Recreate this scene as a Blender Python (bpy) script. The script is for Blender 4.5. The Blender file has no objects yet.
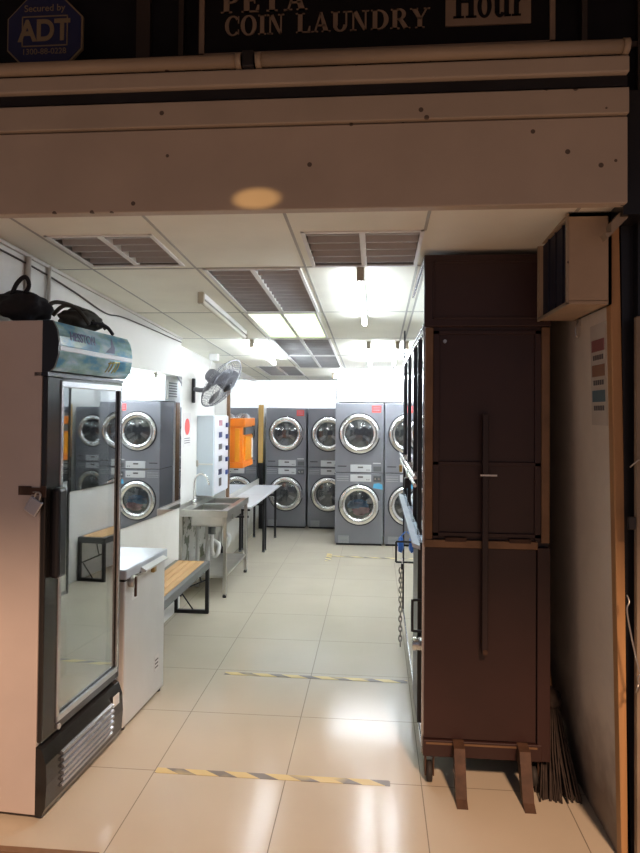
import bpy, bmesh, math, random
from mathutils import Vector, Matrix
random.seed(7)
SC = bpy.context.scene
COL = SC.collection
PI = math.pi

# ------------------------------------------------------------------ materials
MATS = {}
def nt(name):
    m = bpy.data.materials.new(name); m.use_nodes = True
    t = m.node_tree
    return m, t, t.nodes['Principled BSDF'], t.nodes['Material Output']

def mat(name, col, rough=0.5, metal=0.0, var=0.08, scale=6.0, bump=0.0, spec=0.5, coat=0.0):
    if name in MATS: return MATS[name]
    m, t, b, o = nt(name)
    tc = t.nodes.new('ShaderNodeTexCoord')
    n = t.nodes.new('ShaderNodeTexNoise'); n.inputs['Scale'].default_value = scale; n.inputs['Detail'].default_value = 5
    t.links.new(tc.outputs['Object'], n.inputs['Vector'])
    r = t.nodes.new('ShaderNodeValToRGB')
    r.color_ramp.elements[0].position = 0.3; r.color_ramp.elements[1].position = 0.7
    r.color_ramp.elements[0].color = tuple(max(0, c * (1 - var)) for c in col) + (1,)
    r.color_ramp.elements[1].color = tuple(min(1, c * (1 + var)) for c in col) + (1,)
    t.links.new(n.outputs['Fac'], r.inputs['Fac']); t.links.new(r.outputs['Color'], b.inputs['Base Color'])
    b.inputs['Roughness'].default_value = rough; b.inputs['Metallic'].default_value = metal
    b.inputs['Specular IOR Level'].default_value = spec; b.inputs['Coat Weight'].default_value = coat
    if bump:
        bp = t.nodes.new('ShaderNodeBump'); bp.inputs['Strength'].default_value = bump; bp.inputs['Distance'].default_value = 0.01
        t.links.new(n.outputs['Fac'], bp.inputs['Height']); t.links.new(bp.outputs['Normal'], b.inputs['Normal'])
    MATS[name] = m
    return m

def emit(name, col, s):
    m, t, b, o = nt(name)
    b.inputs['Base Color'].default_value = (*col, 1)
    b.inputs['Emission Color'].default_value = (*col, 1); b.inputs['Emission Strength'].default_value = s
    return m

def glossmix(name, gcol, refl, rough=0.01, fres=0.0, under=None):
    """partly reflective pane: a clear (or coloured) body under a glossy coat"""
    m, t, b, o = nt(name)
    t.nodes.remove(b)
    g = t.nodes.new('ShaderNodeBsdfGlossy'); g.inputs['Roughness'].default_value = rough; g.inputs['Color'].default_value = (0.92, 0.94, 0.93, 1)
    tr = t.nodes.new('ShaderNodeBsdfTransparent'); tr.inputs['Color'].default_value = (*gcol, 1)
    mx = t.nodes.new('ShaderNodeMixShader')
    if fres:
        lw = t.nodes.new('ShaderNodeFresnel'); lw.inputs['IOR'].default_value = fres
        ad = t.nodes.new('ShaderNodeMath'); ad.operation = 'ADD'; ad.use_clamp = True; ad.inputs[1].default_value = refl
        t.links.new(lw.outputs['Fac'], ad.inputs[0]); t.links.new(ad.outputs[0], mx.inputs['Fac'])
    else:
        mx.inputs['Fac'].default_value = refl
    t.links.new(tr.outputs[0], mx.inputs[1]); t.links.new(g.outputs[0], mx.inputs[2]); t.links.new(mx.outputs[0], o.inputs['Surface'])
    return m

def math_node(t, op, a, bv=None, clamp=False):
    n = t.nodes.new('ShaderNodeMath'); n.operation = op; n.use_clamp = clamp
    for i, v in enumerate((a, bv)):
        if v is None: continue
        if isinstance(v, (int, float)): n.inputs[i].default_value = v
        else: t.links.new(v, n.inputs[i])
    return n.outputs[0]

def mixcol(t, fac, a, b):
    n = t.nodes.new('ShaderNodeMix'); n.data_type = 'RGBA'
    if isinstance(fac, (int, float)): n.inputs[0].default_value = fac
    else: t.links.new(fac, n.inputs[0])
    for s, v in ((6, a), (7, b)):
        if isinstance(v, tuple): n.inputs[s].default_value = (*v, 1)
        else: t.links.new(v, n.inputs[s])
    return n.outputs[2]

def floor_mat():
    m, t, b, o = nt('polished_floor_tile')
    tc = t.nodes.new('ShaderNodeTexCoord'); sp = t.nodes.new('ShaderNodeSeparateXYZ')
    t.links.new(tc.outputs['Object'], sp.inputs[0])
    masks = []; cells = []
    for out, off, size in ((sp.outputs[0], -0.97, 0.588), (sp.outputs[1], 2.855, 0.572)):
        q = math_node(t, 'DIVIDE', math_node(t, 'SUBTRACT', out, off - 20 * size), size)
        f = math_node(t, 'FRACT', q); cells.append(math_node(t, 'FLOOR', q))
        d = math_node(t, 'ABSOLUTE', math_node(t, 'SUBTRACT', f, 0.5))
        masks.append(math_node(t, 'GREATER_THAN', d, 0.5 - 0.0035))
    grout = math_node(t, 'MAXIMUM', masks[0], masks[1])
    cv = t.nodes.new('ShaderNodeCombineXYZ'); t.links.new(cells[0], cv.inputs[0]); t.links.new(cells[1], cv.inputs[1])
    wn = t.nodes.new('ShaderNodeTexWhiteNoise'); wn.noise_dimensions = '3D'; t.links.new(cv.outputs[0], wn.inputs['Vector'])
    n = t.nodes.new('ShaderNodeTexNoise'); n.inputs['Scale'].default_value = 2.2; n.inputs['Detail'].default_value = 8
    t.links.new(tc.outputs['Object'], n.inputs['Vector'])
    b.inputs['Specular IOR Level'].default_value = 0.22
    base = mixcol(t, n.outputs['Fac'], (0.50, 0.45, 0.36), (0.60, 0.54, 0.43))
    base = mixcol(t, math_node(t, 'MULTIPLY', wn.outputs['Value'], 0.25), base, (0.53, 0.48, 0.38))
    col = mixcol(t, grout, base, (0.22, 0.19, 0.15))
    t.links.new(col, b.inputs['Base Color'])
    rg = math_node(t, 'ADD', math_node(t, 'MULTIPLY', n.outputs['Fac'], 0.12), 0.10)
    t.links.new(math_node(t, 'ADD', rg, math_node(t, 'MULTIPLY', grout, 0.4), True), b.inputs['Roughness'])
    bp = t.nodes.new('ShaderNodeBump'); bp.inputs['Strength'].default_value = 0.3; bp.inputs['Distance'].default_value = 0.003
    bp.invert = True; t.links.new(grout, bp.inputs['Height']); t.links.new(bp.outputs['Normal'], b.inputs['Normal'])
    return m

def wall_mat(name, col, stain=(0.3, 0.27, 0.2), amount=0.25, low=0.25, moss=False):
    """painted plaster with scuffs, grime stains gathered along the skirting and blotches"""
    m, t, b, o = nt(name)
    tc = t.nodes.new('ShaderNodeTexCoord'); sp = t.nodes.new('ShaderNodeSeparateXYZ'); t.links.new(tc.outputs['Object'], sp.inputs[0])
    n = t.nodes.new('ShaderNodeTexNoise'); n.inputs['Scale'].default_value = 1.7; n.inputs['Detail'].default_value = 10; n.inputs['Roughness'].default_value = 0.65
    t.links.new(tc.outputs['Object'], n.inputs['Vector'])
    n2 = t.nodes.new('ShaderNodeTexNoise'); n2.inputs['Scale'].default_value = 9; n2.inputs['Detail'].default_value = 6
    t.links.new(tc.outputs['Object'], n2.inputs['Vector'])
    mr = t.nodes.new('ShaderNodeMapRange'); mr.inputs[1].default_value = 0.5; mr.inputs[2].default_value = 0.8
    t.links.new(n.outputs['Fac'], mr.inputs[0])
    blot = math_node(t, 'MULTIPLY', mr.outputs[0], amount)
    ml = t.nodes.new('ShaderNodeMapRange'); ml.inputs[1].default_value = low; ml.inputs[2].default_value = 0.0
    t.links.new(math_node(t, 'ADD', sp.outputs[2], math_node(t, 'MULTIPLY', n2.outputs['Fac'], -0.25)), ml.inputs[0])
    foot = math_node(t, 'MULTIPLY', ml.outputs[0], 0.85)
    c = mixcol(t, math_node(t, 'ADD', blot, foot, True), col, stain)
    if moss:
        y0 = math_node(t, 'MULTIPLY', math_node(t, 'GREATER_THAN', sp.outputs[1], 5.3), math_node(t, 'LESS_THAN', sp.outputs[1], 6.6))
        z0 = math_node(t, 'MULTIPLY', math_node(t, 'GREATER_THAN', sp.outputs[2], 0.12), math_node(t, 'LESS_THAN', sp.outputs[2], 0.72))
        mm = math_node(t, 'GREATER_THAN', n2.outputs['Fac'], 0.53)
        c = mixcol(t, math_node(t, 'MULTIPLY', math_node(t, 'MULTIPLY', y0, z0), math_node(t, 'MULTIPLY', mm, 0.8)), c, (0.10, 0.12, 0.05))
    t.links.new(c, b.inputs['Base Color']); b.inputs['Roughness'].default_value = 0.6
    bp = t.nodes.new('ShaderNodeBump'); bp.inputs['Strength'].default_value = 0.15; bp.inputs['Distance'].default_value = 0.01
    t.links.new(n2.outputs['Fac'], bp.inputs['Height']); t.links.new(bp.outputs['Normal'], b.inputs['Normal'])
    return m

def speck_mat(name, col, dark, rough=0.6):
    """old paint with rust specks and runs"""
    m, t, b, o = nt(name)
    tc = t.nodes.new('ShaderNodeTexCoord')
    v = t.nodes.new('ShaderNodeTexVoronoi'); v.inputs['Scale'].default_value = 11; t.links.new(tc.outputs['Object'], v.inputs['Vector'])
    n = t.nodes.new('ShaderNodeTexNoise'); n.inputs['Scale'].default_value = 4; n.inputs['Detail'].default_value = 9; t.links.new(tc.outputs['Object'], n.inputs['Vector'])
    n3 = t.nodes.new('ShaderNodeTexNoise'); n3.inputs['Scale'].default_value = 1.5; t.links.new(tc.outputs['Object'], n3.inputs['Vector'])
    dots = math_node(t, 'MULTIPLY', math_node(t, 'LESS_THAN', v.outputs['Distance'], 0.095), math_node(t, 'GREATER_THAN', n3.outputs['Fac'], 0.38))
    base = mixcol(t, n.outputs['Fac'], tuple(c * 0.82 for c in col), tuple(c * 1.15 for c in col))
    t.links.new(mixcol(t, math_node(t, 'MULTIPLY', dots, 0.85), base, dark), b.inputs['Base Color'])
    b.inputs['Roughness'].default_value = rough
    return m

def stripe_mat():
    """yellow and grey hazard tape, worn pale along the middle"""
    m, t, b, o = nt('hazard_tape')
    tc = t.nodes.new('ShaderNodeTexCoord'); sp = t.nodes.new('ShaderNodeSeparateXYZ'); t.links.new(tc.outputs['Object'], sp.inputs[0])
    f = math_node(t, 'FRACT', math_node(t, 'ADD', math_node(t, 'MULTIPLY', sp.outputs[0], 5.5), math_node(t, 'MULTIPLY', sp.outputs[1], 9.0)))
    s = math_node(t, 'GREATER_THAN', f, 0.55)
    n = t.nodes.new('ShaderNodeTexNoise'); n.inputs['Scale'].default_value = 2.0; n.inputs['Detail'].default_value = 3; t.links.new(tc.outputs['Object'], n.inputs['Vector'])
    w = t.nodes.new('ShaderNodeMapRange'); w.inputs[1].default_value = 0.40; w.inputs[2].default_value = 0.48; t.links.new(n.outputs['Fac'], w.inputs[0])
    yel = mixcol(t, n.outputs['Fac'], (0.66, 0.48, 0.14), (0.62, 0.54, 0.30))
    t.links.new(mixcol(t, math_node(t, 'MULTIPLY', s, w.outputs[0]), yel, (0.20, 0.18, 0.16)), b.inputs['Base Color'])
    b.inputs['Roughness'].default_value = 0.45
    return m

def wood_mat(name, a, c, axis=1, scale=6):
    m, t, b, o = nt(name)
    tc = t.nodes.new('ShaderNodeTexCoord'); mp = t.nodes.new('ShaderNodeMapping')
    s = [scale * 5] * 3; s[axis] = scale * 0.35; mp.inputs['Scale'].default_value = s
    t.links.new(tc.outputs['Object'], mp.inputs[0])
    n = t.nodes.new('ShaderNodeTexNoise'); n.inputs['Scale'].default_value = 1.0; n.inputs['Detail'].default_value = 8; t.links.new(mp.outputs[0], n.inputs['Vector'])
    t.links.new(mixcol(t, n.outputs['Fac'], a, c), b.inputs['Base Color']); b.inputs['Roughness'].default_value = 0.5
    return m

def ice_mat():
    """printed ice scene: blue and green-grey blotches with pale streaks"""
    m, t, b, o = nt('ice_print')
    tc = t.nodes.new('ShaderNodeTexCoord'); mp = t.nodes.new('ShaderNodeMapping'); mp.inputs['Scale'].default_value = (4, 3, 9)
    t.links.new(tc.outputs['Object'], mp.inputs[0])
    n = t.nodes.new('ShaderNodeTexNoise'); n.inputs['Scale'].default_value = 1.6; n.inputs['Detail'].default_value = 5; t.links.new(mp.outputs[0], n.inputs['Vector'])
    r = t.nodes.new('ShaderNodeValToRGB'); e = r.color_ramp.elements
    e[0].position = 0.28; e[0].color = (0.03, 0.12, 0.24, 1); e[1].position = 0.75; e[1].color = (0.62, 0.72, 0.74, 1)
    for p, c in ((0.42, (0.08, 0.27, 0.42, 1)), (0.5, (0.22, 0.40, 0.40, 1)), (0.58, (0.30, 0.50, 0.62, 1))):
        k = e.new(p); k.color = c
    t.links.new(n.outputs['Fac'], r.inputs['Fac']); t.links.new(r.outputs['Color'], b.inputs['Base Color'])
    b.inputs['Roughness'].default_value = 0.18
    return m

M = dict(
    floor=floor_mat(),
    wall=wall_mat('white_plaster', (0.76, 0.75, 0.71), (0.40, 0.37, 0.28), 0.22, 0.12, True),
    wallr=wall_mat('stained_plaster', (0.82, 0.75, 0.64), (0.18, 0.13, 0.10), 0.25, 0.32),
    wallb=mat('white_back_wall', (0.80, 0.80, 0.80), 0.6, 0, 0.03),
    ceil=mat('ceiling_tile', (0.86, 0.86, 0.76), 0.8, 0, 0.05, 3, 0.05),
    tbar=mat('tee_bar', (0.42, 0.42, 0.38), 0.6),
    whitemetal=mat('white_metal', (0.75, 0.75, 0.73), 0.4, 0, 0.04),
    louver=mat('louvre_aluminium', (0.40, 0.41, 0.42), 0.4, 0.2, 0.08),
    louverdark=mat('fixture_inside', (0.22, 0.22, 0.21), 0.6, 0, 0.1),
    fitend=mat('tube_holder', (0.48, 0.44, 0.34), 0.6),
    tube=emit('lit_tube', (0.84, 0.91, 1.0), 46.0),
    tubesoft=emit('lit_tube_weak', (0.84, 0.91, 1.0), 19.0),  # weaker glow, keeps the ceiling beside it from burning out
    tubemid=emit('lit_tube_medium', (0.84, 0.91, 1.0), 28.0),  # medium glow, turned down for the ceiling around it
    tubeoff=mat('unlit_tube', (0.70, 0.68, 0.58), 0.3),
    diffuser=emit('lit_diffuser', (0.80, 0.92, 0.62), 0.52),
    washer=mat('grey_enamel', (0.23, 0.235, 0.262), 0.38, 0.25, 0.06, 3),
    seam=mat('dark_seam', (0.02, 0.02, 0.022), 0.6),
    chrome=mat('brushed_chrome', (0.78, 0.78, 0.77), 0.22, 1.0, 0.10, 14),
    steel=mat('stainless_steel', (0.58, 0.56, 0.52), 0.28, 0.9, 0.10, 8),
    panel=mat('pale_control_panel', (0.62, 0.63, 0.64), 0.35, 0.2, 0.03),
    drum=mat('drum_steel', (0.20, 0.21, 0.22), 0.35, 0.7, 0.2, 20),
    baffle=mat('drum_baffle', (0.42, 0.43, 0.44), 0.35, 0.5),
    doorglass=glossmix('door_glass', (0.62, 0.65, 0.68), 0.10, 0.02, 1.45),
    red=mat('red_sticker', (0.75, 0.09, 0.08), 0.5),
    white=mat('white_print', (0.80, 0.80, 0.80), 0.5, 0, 0.02),
    bluest=mat('blue_sticker', (0.10, 0.42, 0.68), 0.5),
    black=mat('black_paint', (0.012, 0.012, 0.015), 0.35, 0, 0.2),
    blackgl=mat('gloss_black', (0.02, 0.019, 0.018), 0.16, 0, 0.2),
    blackmetal=mat('black_steel', (0.02, 0.02, 0.022), 0.45, 0.2),
    greysteel=mat('grey_painted_steel', (0.13, 0.135, 0.14), 0.45, 0.2),
    dkfabric=mat('black_fabric', (0.012, 0.013, 0.018), 0.9, 0, 0.3, 30, 0.3),
    olive=mat('olive_fabric', (0.065, 0.065, 0.055), 0.85, 0, 0.3, 25, 0.3),
    frwhite=mat('fridge_white', (0.60, 0.53, 0.49), 0.45, 0, 0.03),
    frglass=glossmix('coated_fridge_glass', (0.62, 0.64, 0.63), 0.50, 0.012),
    frin=mat('fridge_liner', (0.55, 0.56, 0.55), 0.6, 0, 0.05),
    silver=mat('silver_trim', (0.52, 0.52, 0.54), 0.25, 0.9),
    ice=ice_mat(),
    navy=mat('navy_print', (0.03, 0.05, 0.16), 0.4),
    yelprint=mat('yellow_green_print', (0.42, 0.42, 0.10), 0.4),
    freezer=mat('freezer_white', (0.64, 0.64, 0.62), 0.42, 0, 0.03),
    freezertop=mat('freezer_lid', (0.62, 0.66, 0.72), 0.18, 0, 0.05),
    slat=wood_mat('varnished_slats', (0.50, 0.27, 0.10), (0.72, 0.44, 0.20)),
    oldwood=wood_mat('bare_wood', (0.36, 0.19, 0.08), (0.58, 0.33, 0.14), 2),
    goldwood=wood_mat('golden_wood', (0.50, 0.30, 0.08), (0.66, 0.42, 0.14), 2),
    brownwood=wood_mat('brown_wood', (0.16, 0.09, 0.05), (0.26, 0.15, 0.08), 2),
    pvc=mat('white_pvc', (0.74, 0.73, 0.70), 0.4),
    table=mat('table_laminate', (0.70, 0.70, 0.72), 0.30, 0, 0.03),
    mirror=None,
    blue=mat('blue_plastic', (0.03, 0.16, 0.62), 0.4),
    vend=mat('shaded_white_enamel', (0.62, 0.70, 0.76), 0.4, 0, 0.03),
    vendfront=mat('vending_front', (0.74, 0.75, 0.80), 0.35, 0, 0.02),
    orange=mat('orange_plastic', (0.86, 0.22, 0.015), 0.35, 0, 0.06),
    amber=mat('amber_plastic', (0.82, 0.30, 0.012), 0.35, 0, 0.06),
    fan=mat('fan_grey', (0.16, 0.16, 0.18), 0.4, 0.1),
    fanblade=glossmix('smoked_blade', (0.45, 0.45, 0.48), 0.12, 0.15),
    wire=mat('fan_wire', (0.22, 0.22, 0.24), 0.4, 0.5),
    cab=mat('brown_enamel', (0.036, 0.015, 0.013), 0.42, 0.05, 0.14, 4),
    cabdark=mat('brown_enamel_edge', (0.024, 0.013, 0.013), 0.45, 0.05),
    cabpost=mat('tan_worn_metal', (0.22, 0.13, 0.07), 0.42, 0.35, 0.2, 8),
    rust=mat('rusty_brown', (0.075, 0.038, 0.022), 0.6, 0.2, 0.35, 18, 0.2),
    rubber=mat('rubber', (0.03, 0.027, 0.025), 0.7),
    acrylic=glossmix('clear_acrylic', (0.80, 0.86, 0.92), 0.42, 0.08),
    frost=mat('frosted_acrylic', (0.70, 0.75, 0.82), 0.2),
    brass=mat('brass', (0.42, 0.30, 0.12), 0.35, 0.9),
    chain=mat('dull_chain', (0.30, 0.28, 0.24), 0.4, 0.9),
    beige=mat('beige_board', (0.44, 0.33, 0.225), 0.6, 0, 0.1, 5),
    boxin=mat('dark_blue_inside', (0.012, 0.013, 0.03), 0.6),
    lintel=speck_mat('old_cream_paint', (0.49, 0.41, 0.325), (0.05, 0.03, 0.02)),
    beam=speck_mat('old_beam_paint', (0.44, 0.37, 0.29), (0.05, 0.03, 0.02)),
    rail=speck_mat('cream_pipe_paint', (0.34, 0.27, 0.19), (0.06, 0.03, 0.02), 0.4),
    facade=mat('dark_facade', (0.009, 0.010, 0.014), 0.6, 0, 0.4, 5, 0, 0.12),
    mullion=mat('dark_mullion', (0.03, 0.023, 0.021), 0.5),
    signblack=mat('sign_black', (0.007, 0.007, 0.009), 0.6, 0, 0.08, 6, 0, 0.12),
    signtan=mat('sign_tan', (0.20, 0.15, 0.11), 0.5, 0, 0.15),
    adtblue=mat('shield_blue', (0.008, 0.016, 0.075), 0.4),
    adtyel=mat('shield_cream', (0.20, 0.16, 0.10), 0.5),
    column=mat('brown_metal_column', (0.26, 0.20, 0.14), 0.5, 0.1, 0.2),
    paper=mat('paper', (0.72, 0.70, 0.68), 0.7, 0, 0.03),
    oldpaper=mat('old_paper', (0.60, 0.54, 0.46), 0.7, 0, 0.05),
    swr=mat('swatch_red', (0.30, 0.12, 0.11), 0.7), swo=mat('swatch_orange', (0.32, 0.18, 0.11), 0.7), swt=mat('swatch_teal', (0.12, 0.19, 0.22), 0.7),
    ink=mat('grey_ink', (0.12, 0.11, 0.11), 0.7),
    bristle=mat('broom_bristle', (0.045, 0.032, 0.026), 0.9, 0, 0.4, 40),
    cable=mat('dark_cable', (0.06, 0.05, 0.045), 0.6), conduit=mat('white_conduit', (0.66, 0.64, 0.60), 0.5),
    galv=mat('galvanised_wire', (0.5, 0.48, 0.44), 0.35, 0.9),
    tape=stripe_mat(), ground=mat('pavement', (0.32, 0.28, 0.25), 0.7, 0, 0.25, 5),
    canopy=mat('walkway_soffit', (0.35, 0.31, 0.26), 0.8),
    cloth=mat('mixed_laundry', (0.18, 0.28, 0.40), 0.9, 0, 0.5, 9),
    clothpink=mat('pink_laundry', (0.50, 0.26, 0.30), 0.9, 0, 0.4, 9),
)
def mirror_mat():
    m, t, b, o = nt('silvered_mirror')
    b.inputs['Base Color'].default_value = (0.86, 0.89, 0.90, 1); b.inputs['Metallic'].default_value = 1; b.inputs['Roughness'].default_value = 0.012
    return m
M['mirror'] = mirror_mat()
M['mirrordoor'] = mirror_mat(); M['mirrordoor'].name = 'mirrored_door'

# ------------------------------------------------------------------ builders
class MB:
    def __init__(s): s.b = bmesh.new()
    def box(s, x0, x1, y0, y1, z0, z1, bev=0.0):
        t = bmesh.new()
        vs = [t.verts.new((x, y, z)) for x in (x0, x1) for y in (y0, y1) for z in (z0, z1)]
        for f in ((0, 1, 3, 2), (4, 6, 7, 5), (0, 4, 5, 1), (2, 3, 7, 6), (0, 2, 6, 4), (1, 5, 7, 3)):
            t.faces.new([vs[i] for i in f])
        if bev: bmesh.ops.bevel(t, geom=list(t.edges), offset=bev, segments=2, affect='EDGES', profile=0.5)
        s._merge(t); return s
    def _merge(s, t, mtx=None):
        bmesh.ops.recalc_face_normals(t, faces=t.faces)
        mp = {v: s.b.verts.new(mtx @ v.co if mtx else v.co) for v in t.verts}
        for f in t.faces:
            try:
                nf = s.b.faces.new([mp[v] for v in f.verts]); nf.smooth = f.smooth
            except ValueError: pass
        t.free()
    def cyl(s, p0, p1, r, seg=16, r2=None, smooth=True):
        p0, p1 = Vector(p0), Vector(p1); d = p1 - p0
        q = d.to_track_quat('Z', 'Y').to_matrix()
        r2 = r if r2 is None else r2
        t = bmesh.new(); A = []; B = []
        for i in range(seg):
            a = 2 * PI * i / seg; c = Vector((math.cos(a), math.sin(a), 0))
            A.append(t.verts.new(p0 + q @ (c * r))); B.append(t.verts.new(p1 + q @ (c * r2)))
        for i in range(seg):
            f = t.faces.new((A[i], A[(i + 1) % seg], B[(i + 1) % seg], B[i])); f.smooth = smooth
        t.faces.new(A); t.faces.new(B); s._merge(t); return s
    def tube(s, pts, r, seg=8, closed=False):
        pts = [Vector(p) for p in pts]; t = bmesh.new(); rings = []; n = len(pts)
        up = None
        for i, p in enumerate(pts):
            a = pts[(i - 1) % n] if (closed or i > 0) else p; c = pts[(i + 1) % n] if (closed or i < n - 1) else p
            d = (c - a).normalized()
            if up is None:
                up = Vector((0, 0, 1)) if abs(d.z) < 0.9 else Vector((1, 0, 0))
            up = (up - d * up.dot(d)).normalized(); sd = d.cross(up)
            rings.append([t.verts.new(p + (up * math.cos(2 * PI * k / seg) + sd * math.sin(2 * PI * k / seg)) * r) for k in range(seg)])
        for i in range(n if closed else n - 1):
            A, B = rings[i], rings[(i + 1) % n]
            for k in range(seg):
                f = t.faces.new((A[k], A[(k + 1) % seg], B[(k + 1) % seg], B[k])); f.smooth = True
        if not closed: t.faces.new(rings[0]); t.faces.new(rings[-1])
        s._merge(t); return s
    def lathe(s, prof, mtx=None, seg=32, closed=False):
        """prof: (radius, height) pairs turned around local z"""
        t = bmesh.new(); rings = []
        for r, h in prof:
            if r < 1e-6: rings.append([t.verts.new((0, 0, h))])
            else: rings.append([t.verts.new((r * math.cos(2 * PI * k / seg), r * math.sin(2 * PI * k / seg), h)) for k in range(seg)])
        pr = list(zip(rings, rings[1:])) + ([(rings[-1], rings[0])] if closed else [])
        for A, B in pr:
            for k in range(seg):
                k2 = (k + 1) % seg
                if len(A) == 1 and len(B) == 1: continue
                if len(A) == 1: f = t.faces.new((A[0], B[k], B[k2]))
                elif len(B) == 1: f = t.faces.new((A[k], A[k2], B[0]))
                else: f = t.faces.new((A[k], A[k2], B[k2], B[k]))
                f.smooth = True
        s._merge(t, mtx); return s
    def prism(s, pts, o, ex, ey, dep):
        """2D outline laid on the plane o + x*ex + y*ey, pushed by dep"""
        o, ex, ey, dep = Vector(o), Vector(ex), Vector(ey), Vector(dep)
        t = bmesh.new(); A = [t.verts.new(o + ex * x + ey * y) for x, y in pts]; B = [t.verts.new(v.co + dep) for v in A]; n = len(A)
        for i in range(n): t.faces.new((A[i], A[(i + 1) % n], B[(i + 1) % n], B[i]))
        t.faces.new(A); t.faces.new(B); s._merge(t); return s
    def blob(s, c, rad, sub=3, amp=0.1, seed=0):
        t = bmesh.new(); bmesh.ops.create_icosphere(t, subdivisions=sub, radius=1)
        from mathutils import noise
        for v in t.verts:
            k = 1 + amp * noise.noise(v.co * 2.3 + Vector((seed, seed * 2, 0)))
            v.co = Vector((c[0] + v.co.x * rad[0] * k, c[1] + v.co.y * rad[1] * k, c[2] + v.co.z * rad[2] * k))
        for f in t.faces: f.smooth = True
        s._merge(t); return s
    def map(s, fn):
        for v in s.b.verts: v.co = fn(v.co)
        return s
    def build(s, name, m, parent=None, off=None):
        global OFF
        me = bpy.data.meshes.new(name)
        o3 = Vector(off if off is not None else (OFF if parent is not None else (0, 0, 0)))
        for v in s.b.verts: v.co -= o3
        s.b.to_mesh(me); s.b.free()
        me.materials.append(m)
        o = bpy.data.objects.new(name, me); COL.objects.link(o)
        if parent is not None: o.parent = parent
        return o
OFF = (0, 0, 0)

def thing(name, label, cat, loc, group=None, rotz=0.0, local=False):
    """an Empty at a thing's base; with local=True its parts are written in its own frame"""
    global OFF
    o = bpy.data.objects.new(name, None); COL.objects.link(o); o.empty_display_size = 0.1
    o.location = loc; o.rotation_euler = (0, 0, rotz); o['label'] = label; o['category'] = cat
    if group: o['group'] = group
    OFF = (0, 0, 0) if local else loc
    return o
def solo(mb, name, m, label, cat, loc, group=None):
    """a thing that is one mesh, its origin at loc"""
    o = mb.build(name, m, None, loc); o.location = loc
    o['label'] = label; o['category'] = cat
    if group: o['group'] = group
    return o
def struct(mb, name, m, parent=None):
    o = mb.build(name, m, parent, (0, 0, 0))
    if parent is None: o['kind'] = 'structure'
    return o
def box(*a, **k): return MB().box(*a, **k)

def text(name, body, size, m, parent, loc, rot, depth=0.0008, sx=1.0, bold=0.0, align='CENTER'):
    c = bpy.data.curves.new(name, 'FONT'); c.body = body; c.size = size; c.extrude = depth; c.align_x = align; c.align_y = 'CENTER'; c.offset = bold
    c.materials.append(m)
    tmp = bpy.data.objects.new(name, c); COL.objects.link(tmp)
    me = bpy.data.meshes.new_from_object(tmp.evaluated_get(bpy.context.evaluated_depsgraph_get()))
    bpy.data.objects.remove(tmp); bpy.data.curves.remove(c)
    me.name = name
    o = bpy.data.objects.new(name, me); COL.objects.link(o); o.parent = parent
    o.location = Vector(loc) - Vector(OFF); o.rotation_euler = rot; o.scale = (sx, 1, 1)
    return o

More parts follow.
